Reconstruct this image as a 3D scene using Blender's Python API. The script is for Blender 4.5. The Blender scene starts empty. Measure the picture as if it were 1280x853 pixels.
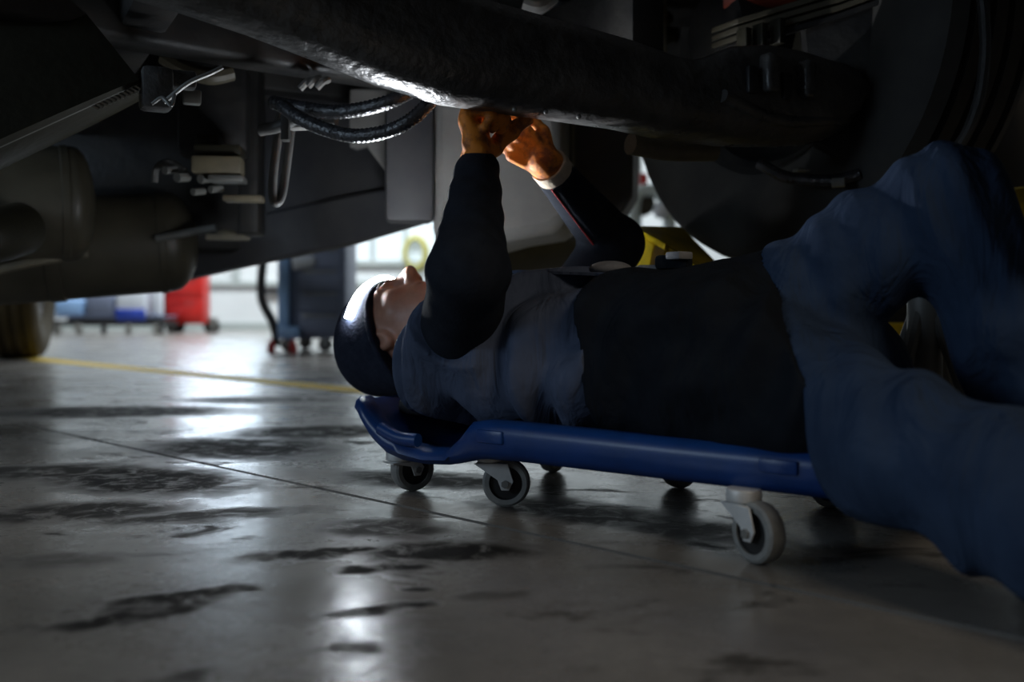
import bpy, bmesh, math, random
import numpy as np
from mathutils import Vector, Matrix

random.seed(7)
rng = np.random.default_rng(7)
S = bpy.context.scene
COL = S.collection
PI = math.pi

# ------------------------------------------------------------------ camera, world, lights, exposure
CH, F, HY = 0.31, 1244.0, 385.0        # camera height (m), focal length (px of 1280), horizon row
cam = bpy.data.cameras.new('camera')
cam.sensor_width = 36.0
cam.lens = F / 1280 * 36
cam.shift_y = -(426.5 - HY) / 1280
cam.clip_start = 0.02
cam.dof.use_dof = True
cam.dof.focus_distance = 1.58
cam.dof.aperture_fstop = 2.4
co = bpy.data.objects.new('camera', cam)
co.location = (0, 0, CH)
co.rotation_euler = (PI / 2, 0, 0)
COL.objects.link(co)
S.camera = co

wd = bpy.data.worlds.new('world')
S.world = wd
wd.use_nodes = True
wd.node_tree.nodes['Background'].inputs[0].default_value = (0.75, 0.85, 1.0, 1)
wd.node_tree.nodes['Background'].inputs[1].default_value = 0.03

vs = S.view_settings
vs.view_transform = 'Standard'
vs.look = 'None'
vs.exposure = 0.0
vs.gamma = 1.0
vs.use_curve_mapping = False


def area(name, loc, target, size, size_y, power, color):
    l = bpy.data.lights.new(name, 'AREA')
    l.shape = 'RECTANGLE'
    l.size, l.size_y, l.energy, l.color = size, size_y, power, color
    o = bpy.data.objects.new(name, l)
    o.location = loc
    o.rotation_euler = (Vector(target) - Vector(loc)).to_track_quat('-Z', 'Y').to_euler()
    COL.objects.link(o)
    return o


# far bay ceiling lighting (bright), and the dim open bay on the camera's side
area('far_bay_light', (-2.0, 11.0, 4.7), (-2.0, 12.2, 0), 8.0, 1.2, 620, (0.90, 0.96, 1.0))
area('far_bay_light', (5.0, 9.0, 4.7), (4.0, 10.5, 0), 5.0, 1.2, 120, (0.90, 0.96, 1.0))
area('near_bay_light', (1.7, -1.1, 2.3), (0.6, 0.9, 0.0), 0.9, 0.9, 23.0, (1.0, 0.86, 0.68))
area('trolley_fill_light', (-6.5, 2.2, 3.7), (-1.6, 7.2, 0.4), 2.4, 1.2, 95, (0.85, 0.93, 1.0))  # added fill from the left, brightens the tool trolley
area('left_bay_light', (-2.5, 0.1, 1.0), (0.4, 1.4, 0.25), 0.8, 0.6, 14.0, (0.62, 0.80, 1.0))


def at(px, py, Y):
    return Vector(((px - 640) / F * Y, Y, CH + (HY - py) / F * Y))


# ------------------------------------------------------------------ object helpers
def link(name, me, parent=None, mat=None):
    o = bpy.data.objects.new(name, me)
    COL.objects.link(o)
    if parent is not None:
        o.parent = parent
        o.matrix_parent_inverse = parent_world(parent).inverted()
    if mat is not None and me is not None:
        me.materials.clear()
        me.materials.append(mat)
    return o


def parent_world(p):
    m = p.matrix_basis.copy()
    q = p
    while q.parent is not None:
        m = q.parent.matrix_basis @ q.matrix_parent_inverse @ m
        q = q.parent
    return m


def thing(name, label, cat, loc=(0, 0, 0), group=None):
    o = bpy.data.objects.new(name, None)
    o.location = loc
    o.empty_display_size = 0.1
    COL.objects.link(o)
    return tag(o, label, cat, group)


def tag(o, label=None, cat=None, group=None, kind=None):
    if label: o['label'] = label
    if cat: o['category'] = cat
    if group: o['group'] = group
    if kind: o['kind'] = kind
    return o


def copy_tree(o, loc, parent=None):
    c = o.copy()
    COL.objects.link(c)
    if parent is not None:
        c.parent = parent
    else:
        c.location = loc
    for ch in [x for x in bpy.data.objects if x.parent == o and x != c]:
        copy_tree(ch, None, c)
    return c


def smooth(me, angle=35):
    for p in me.polygons:
        p.use_smooth = True
    try:
        me.set_sharp_from_angle(angle=math.radians(angle))
    except Exception:
        pass


class MB:
    """collects shapes for ONE mesh object, world coordinates"""

    def __init__(self):
        self.bm = bmesh.new()

    def box(self, c, size, rot=None, bevel=0.0, seg=2, shear=None):
        t = bmesh.new()
        bmesh.ops.create_cube(t, size=1.0)
        bmesh.ops.scale(t, vec=size, verts=t.verts)
        if bevel > 0:
            bmesh.ops.bevel(t, geom=t.edges[:], offset=bevel, segments=seg, profile=0.5, affect='EDGES')
        M = Matrix.Translation(Vector(c))
        if rot is not None:
            M = M @ (rot if isinstance(rot, Matrix) else Matrix.Rotation(rot, 4, 'Z'))
        bmesh.ops.transform(t, matrix=M, verts=t.verts)
        self._merge(t)
        return self

    def cyl(self, a, b, r, r2=None, seg=24, bevel=0.0):
        a, b = Vector(a), Vector(b)
        d = b - a
        t = bmesh.new()
        bmesh.ops.create_cone(t, cap_ends=True, segments=seg, radius1=r, radius2=r if r2 is None else r2, depth=d.length)
        if bevel > 0:
            es = [e for e in t.edges if len(e.link_faces) == 2 and any(len(f.verts) > 4 for f in e.link_faces)]
            bmesh.ops.bevel(t, geom=es, offset=bevel, segments=2, profile=0.5, affect='EDGES')
        M = Matrix.Translation((a + b) / 2) @ d.to_track_quat('Z', 'Y').to_matrix().to_4x4()
        bmesh.ops.transform(t, matrix=M, verts=t.verts)
        self._merge(t)
        return self

    def tube(self, pts, r, seg=12, sub=8, ridges=0.0, rn=0):
        P = catmull([Vector(p) for p in pts], sub)
        n = len(P)
        rings = []
        prev = None
        for i, p in enumerate(P):
            d = (P[min(i + 1, n - 1)] - P[max(i - 1, 0)]).normalized()
            if prev is None:
                prev = Vector((0, 0, 1)) if abs(d.z) < 0.9 else Vector((1, 0, 0))
            x = (prev - d * prev.dot(d)).normalized()
            prev = x
            y = d.cross(x)
            rr = r(i / (n - 1)) if callable(r) else r
            if ridges:
                rr *= 1 + ridges * (1 if i % 2 else -1)
            rings.append([p + x * math.cos(k * 2 * PI / seg) * rr + y * math.sin(k * 2 * PI / seg) * rr for k in range(seg)])
        self.loft(rings)
        return self

    def loft(self, rings, cap=True, closed=True):
        vs_ = [[self.bm.verts.new(p) for p in r] for r in rings]
        for A, B in zip(vs_[:-1], vs_[1:]):
            m = len(A)
            for k in range(m if closed else m - 1):
                self.bm.faces.new((A[k], A[(k + 1) % m], B[(k + 1) % m], B[k]))
        if cap and closed:
            self.bm.faces.new(vs_[0][::-1])
            self.bm.faces.new(vs_[-1])
        return self

    def lathe(self, prof, M, seg=48):
        """prof: (axial, radius) pairs, axis local X, closed profile loop around"""
        vs_ = []
        for k in range(seg):
            a = 2 * PI * k / seg
            vs_.append([self.bm.verts.new(M @ Vector((x, r * math.cos(a), r * math.sin(a)))) for x, r in prof])
        for k in range(seg):
            A, B = vs_[k], vs_[(k + 1) % seg]
            for j in range(len(prof) - 1):
                self.bm.faces.new((A[j], A[j + 1], B[j + 1], B[j]))
        return self

    def prism(self, pts, vec):
        """polygon pts extruded by vec"""
        vec = Vector(vec)
        A = [self.bm.verts.new(Vector(p)) for p in pts]
        B = [self.bm.verts.new(Vector(p) + vec) for p in pts]
        self.bm.faces.new(A)
        self.bm.faces.new(B[::-1])
        n = len(A)
        for k in range(n):
            self.bm.faces.new((A[(k + 1) % n], A[k], B[k], B[(k + 1) % n]))
        return self

    def sphere(self, c, r, scale=(1, 1, 1), rot=None, seg=20):
        t = bmesh.new()
        bmesh.ops.create_uvsphere(t, u_segments=seg, v_segments=seg // 2 + 2, radius=r)
        M = Matrix.Translation(Vector(c)) @ (rot if rot is not None else Matrix.Identity(4)) @ Matrix.Diagonal((*scale, 1))
        bmesh.ops.transform(t, matrix=M, verts=t.verts)
        self._merge(t)
        return self

    def _merge(self, t):
        me = bpy.data.meshes.new('tmp')
        t.to_mesh(me)
        t.free()
        self.bm.from_mesh(me)
        bpy.data.meshes.remove(me)

    def build(self, name, mat, parent=None, angle=35, bevel=0.0):
        bmesh.ops.recalc_face_normals(self.bm, faces=self.bm.faces[:])
        me = bpy.data.meshes.new(name)
        self.bm.to_mesh(me)
        self.bm.free()
        smooth(me, angle)
        o = link(name, me, parent, mat)
        if bevel > 0:
            m = o.modifiers.new('bevel', 'BEVEL')
            m.width = bevel
            m.segments = 2
            m.limit_method = 'ANGLE'
            m.angle_limit = math.radians(40)
        return o


def catmull(P, sub):
    if len(P) < 3:
        return [P[0].lerp(P[-1], i / sub) for i in range(sub + 1)]
    out = []
    Q = [P[0] * 2 - P[1]] + P + [P[-1] * 2 - P[-2]]
    for i in range(1, len(Q) - 2):
        for k in range(sub):
            t = k / sub
            a, b, c, d = Q[i - 1], Q[i], Q[i + 1], Q[i + 2]
            out.append(0.5 * ((2 * b) + (c - a) * t + (2 * a - 5 * b + 4 * c - d) * t * t + (3 * b - a - 3 * c + d) * t ** 3))
    out.append(P[-1])
    return out


# ------------------------------------------------------------------ signed distance bodies meshed with surface nets
class Field:
    def __init__(self, lo, hi, h):
        self.lo, self.h = np.array(lo, float), h
        self.n = np.ceil((np.array(hi) - self.lo) / h).astype(int) + 1
        self.Fv = np.full(self.n, 1.0, np.float32)

    def block(self, lo, hi):
        i0 = np.maximum(np.floor((np.array(lo) - self.lo) / self.h).astype(int), 0)
        i1 = np.minimum(np.ceil((np.array(hi) - self.lo) / self.h).astype(int) + 1, self.n)
        if np.any(i1 <= i0):
            return None, None
        ax = [(self.lo[k] + self.h * np.arange(i0[k], i1[k])).astype(np.float32) for k in range(3)]
        P = np.stack(np.meshgrid(*ax, indexing='ij'), -1)
        return tuple(slice(a, b) for a, b in zip(i0, i1)), P

    def apply(self, d, sl, k, op='add'):
        A = self.Fv[sl]
        if op == 'add':
            if k > 0:
                hh = np.clip(0.5 + 0.5 * (A - d) / k, 0, 1)
                self.Fv[sl] = A * (1 - hh) + d * hh - k * hh * (1 - hh)
            else:
                self.Fv[sl] = np.minimum(A, d)
        else:  # subtract
            if k > 0:
                hh = np.clip(0.5 - 0.5 * (A + d) / k, 0, 1)
                self.Fv[sl] = A * (1 - hh) - d * hh + k * hh * (1 - hh)
            else:
                self.Fv[sl] = np.maximum(A, -d)

    def cone(self, a, b, ra, rb, k=0.02, op='add', flat=None, end=None):
        """tapered capsule; flat=(direction, factor) squashes along a direction"""
        a, b = np.array(a, np.float32), np.array(b, np.float32)
        m = max(ra, rb) + k + 0.03
        sl, P = self.block(np.minimum(a, b) - m, np.maximum(a, b) + m)
        if sl is None: return self
        ba = b - a
        pa = P - a
        t = np.clip((pa @ ba) / max(float(ba @ ba), 1e-9), 0, 1)
        q = pa - t[..., None] * ba
        if flat is not None:
            n, f = np.array(flat[0], np.float32), flat[1]
            n = n / np.linalg.norm(n)
            q = q + (q @ n)[..., None] * n * (1 / f - 1)
        d = np.sqrt((q * q).sum(-1)) - (ra + (rb - ra) * t)
        if end is not None:
            n = np.array(end[1], np.float32)
            d = np.maximum(d, (P - np.array(end[0], np.float32)) @ (n / np.linalg.norm(n)))
        self.apply(d, sl, k, op)
        return self

    def ell(self, c, R, r, k=0.02, op='add'):
        """ellipsoid, R rows are its axes"""
        c = np.array(c, np.float32)
        m = max(r) + k + 0.03
        sl, P = self.block(c - m, c + m)
        if sl is None: return self
        q = (P - c) @ np.array(R, np.float32).T
        r = np.array(r, np.float32)
        k0 = np.sqrt(((q / r) ** 2).sum(-1))
        k1 = np.sqrt(((q / r ** 2) ** 2).sum(-1)) + 1e-6
        self.apply(k0 * (k0 - 1) / k1, sl, k, op)
        return self

    def trunk(self, st, R, k=0.03, pw=2.6):
        """st: list of (centre, half width, half thickness) along an axis; R rows = (axis, side, up)"""
        C = np.array([s[0] for s in st], np.float32)
        R = np.array(R, np.float32)
        w = np.array([s[1] for s in st]); th = np.array([s[2] for s in st])
        m = max(w.max(), th.max()) + 0.05
        sl, P = self.block(C.min(0) - m, C.max(0) + m)
        L = C @ R.T
        order = np.argsort(L[:, 0])
        L, w, th = L[order], w[order], th[order]
        Q = P @ R.T
        sc = np.clip(Q[..., 0], L[0, 0], L[-1, 0])
        f = lambda v: np.interp(sc, L[:, 0], v).astype(np.float32)
        W, T = f(w), f(th)
        x = np.abs(Q[..., 1] - f(L[:, 1])) / W
        z = np.abs(Q[..., 2] - f(L[:, 2])) / T
        e = (Q[..., 0] - sc)
        rad = (x ** pw + z ** pw) ** (1 / pw)
        d = (rad - 1) * np.minimum(W, T)
        d = np.where(e != 0, np.sqrt(np.maximum(d + 0.03, 0) ** 2 + e ** 2) - 0.03, d)
        self.apply(d, sl, k)
        return self

    def cut(self, p, n, k=0.0):
        """keep the side n points away from (removes where (P-p).n > 0)"""
        sl, P = self.block(self.lo, self.lo + self.h * self.n)
        n = np.array(n, np.float32); n /= np.linalg.norm(n)
        d = (P - np.array(p, np.float32)) @ n
        self.Fv = np.maximum(self.Fv, d)
        return self

    def cut_local(self, p, n, rad):
        p = np.array(p, np.float32)
        sl, P = self.block(p - rad, p + rad)
        n = np.array(n, np.float32); n /= np.linalg.norm(n)
        d = (P - p) @ n
        inside = (((P - p) ** 2).sum(-1) < rad * rad)
        self.Fv[sl] = np.where(inside, np.maximum(self.Fv[sl], d), self.Fv[sl])
        return self

    def warp(self, fn):
        """adds fn(P) to the field near the surface"""
        idx = np.argwhere(np.abs(self.Fv) < 0.03)
        P = self.lo + idx * self.h
        self.Fv[tuple(idx.T)] += fn(P).astype(np.float32)
        return self

    def mesh(self, name, relax=1):
        Fv, h = self.Fv, self.h
        s = Fv < 0
        n0, n1, n2 = s.shape
        cnt = np.zeros((n0 - 1, n1 - 1, n2 - 1), np.int8)
        for i in (0, 1):
            for j in (0, 1):
                for k in (0, 1):
                    cnt += s[i:n0 - 1 + i, j:n1 - 1 + j, k:n2 - 1 + k]
        act = np.argwhere((cnt > 0) & (cnt < 8))
        idg = np.full(cnt.shape, -1, np.int32)
        idg[tuple(act.T)] = np.arange(len(act))
        acc = np.zeros((len(act), 3)); num = np.zeros(len(act))
        cr = [(i, j, k) for i in (0, 1) for j in (0, 1) for k in (0, 1)]
        val = {c: Fv[act[:, 0] + c[0], act[:, 1] + c[1], act[:, 2] + c[2]] for c in cr}
        for c in cr:
            for ax in range(3):
                if c[ax] == 0:
                    d = list(c); d[ax] = 1; d = tuple(d)
                    a, b = val[c], val[d]
                    x = (a < 0) != (b < 0)
                    t = a[x] / (a[x] - b[x])
                    p = np.array(c, float)[None, :].repeat(x.sum(), 0)
                    p[:, ax] += t
                    acc[x] += p; num[x] += 1
        V = self.lo + (act + acc / num[:, None]) * h
        quads = []
        for ax in range(3):
            a1, a2 = (ax + 1) % 3, (ax + 2) % 3
            sa = [slice(None)] * 3; sb = [slice(None)] * 3
            sa[ax] = slice(0, -1); sb[ax] = slice(1, None)
            A, B = s[tuple(sa)], s[tuple(sb)]
            for sign in (0, 1):
                e = np.argwhere((A & ~B) if sign == 0 else (~A & B))
                ok = (e[:, a1] > 0) & (e[:, a2] > 0) & (e[:, a1] < cnt.shape[a1]) & (e[:, a2] < cnt.shape[a2])
                e = e[ok]
                def cell(d1, d2):
                    q = e.copy(); q[:, a1] -= d1; q[:, a2] -= d2
                    return idg[tuple(q.T)]
                q = np.stack([cell(1, 1), cell(0, 1), cell(0, 0), cell(1, 0)], 1)
                quads.append(q if sign == 0 else q[:, ::-1])
        Q = np.concatenate(quads)
        Q = Q[(Q >= 0).all(1)]
        for _ in range(relax):
            sm = np.zeros_like(V); c_ = np.zeros(len(V))
            for k in range(4):
                i, j = Q[:, k], Q[:, (k + 1) % 4]
                for d in range(3):
                    sm[:, d] += np.bincount(i, V[j, d], len(V)) + np.bincount(j, V[i, d], len(V))
                c_ += np.bincount(i, minlength=len(V)) + np.bincount(j, minlength=len(V))
            V = V * 0.5 + 0.5 * sm / np.maximum(c_, 1)[:, None]
        me = bpy.data.meshes.new(name)
        me.vertices.add(len(V)); me.vertices.foreach_set('co', V.astype(np.float32).ravel())
        me.loops.add(Q.size); me.loops.foreach_set('vertex_index', Q.astype(np.int32).ravel())
        me.polygons.add(len(Q))
        me.polygons.foreach_set('loop_start', np.arange(0, Q.size, 4, dtype=np.int32))
        me.update(calc_edges=True)
        me.polygons.foreach_set('use_smooth', np.ones(len(Q), bool))
        me.validate()
        return me


def folds(P, d, freq, amp, warp=1.0, ph=0.0, sharp=1.6):
    """soft cloth ridges running across direction d"""
    d = np.array(d, float); d /= np.linalg.norm(d)
    x, y, z = P[:, 0], P[:, 1], P[:, 2]
    w = warp * (np.sin(x * 9.1 + z * 13.3 + ph) + 0.8 * np.sin(y * 11.7 - z * 8.9 + 2 * ph) + 0.6 * np.sin(x * 21 - y * 17 + z * 15 + ph))
    v = np.sin((P @ d) * freq + w + ph)
    v = 1 - 2 * np.abs(v) ** (1 / sharp) if sharp < 1 else np.sign(v) * np.abs(v) ** sharp
    m = 0.5 + 0.5 * np.sin(x * 7 + y * 9.3 - z * 6 + ph * 3)
    return amp * v * m


# ------------------------------------------------------------------ materials
def mat(name, color, rough=0.6, metal=0.0, spec=0.5, noise=None, bump=None, rvar=0.0, emit=None, sheen=0.0, coat=0.0, edge=None):
    """noise=(scale, colour2, detail[, contrast lo, hi]); bump=(scale, strength, distance)"""
    m = bpy.data.materials.new(name)
    m.use_nodes = True
    nt = m.node_tree
    b = nt.nodes['Principled BSDF']
    b.inputs['Base Color'].default_value = (*color, 1)
    b.inputs['Roughness'].default_value = rough
    b.inputs['Metallic'].default_value = metal
    b.inputs['Specular IOR Level'].default_value = spec
    b.inputs['Sheen Weight'].default_value = sheen
    b.inputs['Coat Weight'].default_value = coat
    tc = nt.nodes.new('ShaderNodeTexCoord')
    if noise:
        n = nt.nodes.new('ShaderNodeTexNoise')
        n.inputs['Scale'].default_value = noise[0]
        n.inputs['Detail'].default_value = noise[2]
        n.inputs['Roughness'].default_value = 0.6
        nt.links.new(tc.outputs['Object'], n.inputs['Vector'])
        r = nt.nodes.new('ShaderNodeValToRGB')
        lo, hi = (noise[3], noise[4]) if len(noise) > 3 else (0.35, 0.65)
        r.color_ramp.elements[0].position = lo
        r.color_ramp.elements[1].position = hi
        r.color_ramp.elements[0].color = (*color, 1)
        r.color_ramp.elements[1].color = (*noise[1], 1)
        nt.links.new(n.outputs['Fac'], r.inputs['Fac'])
        nt.links.new(r.outputs['Color'], b.inputs['Base Color'])
        if rvar:
            mp = nt.nodes.new('ShaderNodeMapRange')
            mp.inputs['From Min'].default_value = 0.3
            mp.inputs['From Max'].default_value = 0.7
            mp.inputs['To Min'].default_value = max(rough - rvar, 0.02)
            mp.inputs['To Max'].default_value = min(rough + rvar, 1)
            nt.links.new(n.outputs['Fac'], mp.inputs['Value'])
            nt.links.new(mp.outputs['Result'], b.inputs['Roughness'])
    if bump:
        n2 = nt.nodes.new('ShaderNodeTexNoise')
        n2.inputs['Scale'].default_value = bump[0]
        n2.inputs['Detail'].default_value = 4
        if len(bump) > 3:      # drawn-out relief: creases that run with the cloth
            mpb = nt.nodes.new('ShaderNodeMapping')
            mpb.inputs['Scale'].default_value = bump[3]
            n2.inputs['Distortion'].default_value = 0.8
            nt.links.new(tc.outputs['Object'], mpb.inputs['Vector'])
            nt.links.new(mpb.outputs['Vector'], n2.inputs['Vector'])
        else:
            nt.links.new(tc.outputs['Object'], n2.inputs['Vector'])
        bp = nt.nodes.new('ShaderNodeBump')
        bp.inputs['Strength'].default_value = bump[1]
        bp.inputs['Distance'].default_value = bump[2]
        nt.links.new(n2.outputs['Fac'], bp.inputs['Height'])
        nt.links.new(bp.outputs['Normal'], b.inputs['Normal'])
    if emit:
        b.inputs['Emission Color'].default_value = (*emit[0], 1)
        b.inputs['Emission Strength'].default_value = emit[1]
    return m


def concrete():
    m = bpy.data.materials.new('stained_concrete')
    m.use_nodes = True
    nt = m.node_tree
    N, Lk = nt.nodes, nt.links
    b = N['Principled BSDF']
    tc = N.new('ShaderNodeTexCoord')

    def noise(scale, detail, rough=0.6, stretch=None, loc=(0, 0, 0), dist=0.0):
        mp = N.new('ShaderNodeMapping')
        mp.inputs['Location'].default_value = loc
        if stretch: 
            mp.inputs['Scale'].default_value = stretch[:3]
            mp.inputs['Rotation'].default_value = (0, 0, stretch[3])
        Lk.new(tc.outputs['Object'], mp.inputs['Vector'])
        n = N.new('ShaderNodeTexNoise')
        n.inputs['Scale'].default_value = scale
        n.inputs['Detail'].default_value = detail
        n.inputs['Roughness'].default_value = rough
        n.inputs['Distortion'].default_value = dist
        Lk.new(mp.outputs['Vector'], n.inputs['Vector'])
        return n.outputs['Fac']

    def ramp(fac, lo, hi, a=0.0, z=1.0):
        r = N.new('ShaderNodeMapRange')
        r.interpolation_type = 'SMOOTHSTEP'
        r.inputs['From Min'].default_value = lo
        r.inputs['From Max'].default_value = hi
        r.inputs['To Min'].default_value = a
        r.inputs['To Max'].default_value = z
        Lk.new(fac, r.inputs['Value'])
        return r.outputs['Result']

    def math_(op, a, c):
        n = N.new('ShaderNodeMath')
        n.operation = op
        for i, v in enumerate((a, c)):
            if isinstance(v, (int, float)): n.inputs[i].default_value = v
            else: Lk.new(v, n.inputs[i])
        return n.outputs[0]

    def mix(fac, a, c):
        n = N.new('ShaderNodeMix')
        n.data_type = 'RGBA'
        Lk.new(fac, n.inputs['Factor'])
        for sock, v in ((n.inputs[6], a), (n.inputs[7], c)):
            if isinstance(v, tuple): sock.default_value = (*v, 1)
            else: Lk.new(v, sock)
        return n.outputs[2]

    cloud = ramp(noise(1.6, 6), 0.35, 0.68)
    col = mix(cloud, (0.16, 0.15, 0.135), (0.29, 0.27, 0.245))
    fine = ramp(noise(40, 4, 0.7), 0.35, 0.7)
    col = mix(math_('MULTIPLY', fine, 0.35), col, (0.14, 0.13, 0.12))

    # oil spots with a place of their own: (x, y, along, across, angle, weight)
    sx = N.new('ShaderNodeSeparateXYZ')
    wn = N.new('ShaderNodeTexNoise'); wn.inputs['Scale'].default_value = 15; wn.inputs['Detail'].default_value = 5
    Lk.new(tc.outputs['Object'], wn.inputs['Vector'])
    va = N.new('ShaderNodeVectorMath'); va.operation = 'SUBTRACT'; va.inputs[1].default_value = (0.5, 0.5, 0.5)
    Lk.new(wn.outputs['Color'], va.inputs[0])
    vb = N.new('ShaderNodeVectorMath'); vb.operation = 'SCALE'; vb.inputs['Scale'].default_value = 0.075
    Lk.new(va.outputs[0], vb.inputs[0])
    vc = N.new('ShaderNodeVectorMath'); vc.operation = 'ADD'
    Lk.new(tc.outputs['Object'], vc.inputs[0]); Lk.new(vb.outputs[0], vc.inputs[1])
    spot = None
    for (x, y, la, lb, ang, wt) in SPOTS:
        mp = N.new('ShaderNodeMapping'); mp.vector_type = 'TEXTURE'
        mp.inputs['Location'].default_value = (x, y, 0)
        mp.inputs['Rotation'].default_value = (0, 0, ang)
        mp.inputs['Scale'].default_value = (la, lb, 1)
        Lk.new(vc.outputs[0], mp.inputs['Vector'])
        ln = N.new('ShaderNodeVectorMath'); ln.operation = 'LENGTH'
        Lk.new(mp.outputs[0], ln.inputs[0])
        f = math_('MULTIPLY', ramp(ln.outputs['Value'], 0.45, 1.15, 1.0, 0.0), wt)
        spot = f if spot is None else math_('MAXIMUM', spot, f)
    patchy = ramp(noise(21, 7, 0.68, dist=0.6), 0.34, 0.56)
    spotp = math_('MULTIPLY', spot, math_('ADD', math_('MULTIPLY', patchy, 0.6), 0.4))
    scat = ramp(noise(5.5, 7, 0.7, (1.0, 2.0, 1, 0.6), dist=0.5), 0.54, 0.66)
    dark = math_('MAXIMUM', spotp, math_('MULTIPLY', scat, 0.75))
    col = mix(dark, col, (0.018, 0.017, 0.016))
    Lk.new(col, b.inputs['Base Color'])

    # sealed, worn gloss: rougher on the dirt
    r0 = ramp(noise(3.0, 5), 0.3, 0.7, 0.17, 0.30)
    r1 = math_('ADD', r0, math_('MULTIPLY', dark, 0.45))
    r2 = math_('ADD', r1, math_('MULTIPLY', fine, 0.06))
    Lk.new(r2, b.inputs['Roughness'])
    Lk.new(ramp(dark, 0.0, 0.9, 0.60, 0.05), b.inputs['Specular IOR Level'])
    bp = N.new('ShaderNodeBump')
    bp.inputs['Strength'].default_value = 0.35
    bp.inputs['Distance'].default_value = 0.004
    hgt = math_('ADD', noise(6, 5, 0.6), math_('MULTIPLY', noise(55, 3), 0.12))
    hgt = math_('ADD', hgt, math_('MULTIPLY', patchy, math_('MULTIPLY', spot, 0.5)))
    Lk.new(hgt, bp.inputs['Height'])
    Lk.new(bp.outputs['Normal'], b.inputs['Normal'])
    return m


def floor_pt(px, py):
    Y = CH * F / (py - HY)
    return ((px - 640) / F * Y, Y)


SPOTS = []
for (px, py, la, lb, ang, wt) in [
    (175, 768, 0.11, 0.030, 0.62, 1.0), (215, 748, 0.09, 0.035, 0.62, 1.0),
    (400, 692, 0.12, 0.030, 0.25, 1.0), (560, 690, 0.14, 0.07, 0.1, 1.0), (480, 710, 0.07, 0.03, 0.1, 1.0), (450, 765, 0.05, 0.016, 0.2, 1.0), (500, 758, 0.05, 0.014, 0.3, 1.0), (520, 735, 0.03, 0.012, 0.3, 1.0),
    (300, 560, 0.26, 0.20, -0.4, 0.9), (180, 600, 0.26, 0.15, -0.5, 1.0), (90, 640, 0.2, 0.09, 0.3, 0.9), (250, 645, 0.2, 0.05, 0.3, 0.8), (40, 590, 0.25, 0.1, 0.2, 0.9),
    (400, 540, 0.25, 0.16, 0.2, 0.9), (130, 515, 0.45, 0.2, 0.1, 0.95), (330, 500, 0.34, 0.16, 0.0, 0.75),
    (540, 600, 0.2, 0.1, -0.3, 0.9), (720, 640, 0.2, 0.1, -0.6, 0.8), (850, 660, 0.16, 0.08, -0.6, 0.7), (480, 660, 0.12, 0.07, -0.3, 0.8),
    (60, 700, 0.1, 0.04, 0.2, 0.5), (1060, 690, 0.09, 0.03, -0.5, 0.5), (610, 745, 0.05, 0.02, 0.0, 0.6),
    (330, 700, 0.03, 0.012, 0.0, 0.9), (300, 735, 0.02, 0.012, 0.0, 0.9)]:
    x, y = floor_pt(px, py)
    SPOTS.append((x, y, la, lb, ang, wt))

M = {}
M['concrete'] = concrete()
M['joint'] = mat('joint_filler', (0.02, 0.02, 0.02), 0.8)
M['yellow_line'] = mat('worn_yellow_paint', (0.85, 0.58, 0.02), 0.6, 0.0, 0.25, noise=(14, (0.70, 0.48, 0.03), 5, 0.5, 0.7), bump=(40, 0.1, 0.002))
M['wall'] = mat('white_wall_paint', (0.72, 0.76, 0.77), 0.6, noise=(0.7, (0.66, 0.70, 0.71), 3))
M['wall_dark'] = mat('grey_wall_paint', (0.30, 0.31, 0.32), 0.8, noise=(0.7, (0.26, 0.27, 0.28), 3))
M['ceiling'] = mat('ceiling_sheet', (0.22, 0.23, 0.24), 0.8, noise=(1, (0.2, 0.2, 0.2), 2))
M['rail_grey'] = mat('grey_rail_paint', (0.42, 0.47, 0.46), 0.5, noise=(3, (0.38, 0.43, 0.42), 3))
M['window'] = mat('daylight_glazing', (0.8, 0.85, 0.9), 0.3, noise=(1, (0.85, 0.88, 0.9), 2), emit=((0.70, 0.85, 1.0), 6.0))
M['window_dim'] = mat('frosted_glazing', (0.6, 0.68, 0.72), 0.3, noise=(1, (0.66, 0.72, 0.76), 2), emit=((0.72, 0.86, 0.95), 0.35))
M['lamp'] = mat('lamp_diffuser', (0.8, 0.8, 0.8), 0.4, emit=((0.9, 0.96, 1.0), 4.0))

M['grime'] = mat('grimy_chassis_paint', (0.020, 0.020, 0.021), 0.5, 0.0, 0.35, noise=(9, (0.038, 0.036, 0.033), 6), bump=(60, 0.35, 0.004), rvar=0.15)
M['oily'] = mat('oily_black_steel', (0.062, 0.061, 0.060), 0.36, 0.1, 0.55, noise=(16, (0.11, 0.107, 0.104), 7, 0.42, 0.66), bump=(46, 0.75, 0.006), rvar=0.16)
M['grey_sheet'] = mat('dusty_grey_sheet', (0.085, 0.085, 0.095), 0.55, 0.0, 0.4, noise=(5, (0.13, 0.127, 0.13), 5), bump=(14, 0.15, 0.006))
M['pan_grey'] = mat('dusty_cast_metal', (0.32, 0.31, 0.295), 0.6, 0.0, 0.4, noise=(6, (0.44, 0.425, 0.40), 6, 0.3, 0.7), bump=(18, 0.3, 0.006))
M['tank'] = mat('mud_dusted_tank', (0.060, 0.052, 0.036), 0.5, 0.0, 0.5, noise=(5, (0.10, 0.088, 0.06), 5), bump=(25, 0.2, 0.004), rvar=0.1)
M['dark_tank'] = mat('dark_olive_tank', (0.024, 0.022, 0.014), 0.5, 0.0, 0.35, noise=(7, (0.036, 0.033, 0.022), 6), bump=(50, 0.4, 0.003))
M['brass'] = mat('dull_beige_metal', (0.20, 0.17, 0.11), 0.5, 0.0, 0.5, noise=(20, (0.14, 0.12, 0.085), 4))
M['steel'] = mat('dull_bright_steel', (0.30, 0.30, 0.285), 0.4, 0.6, noise=(24, (0.30, 0.30, 0.28), 5), bump=(60, 0.2, 0.002))
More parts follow.
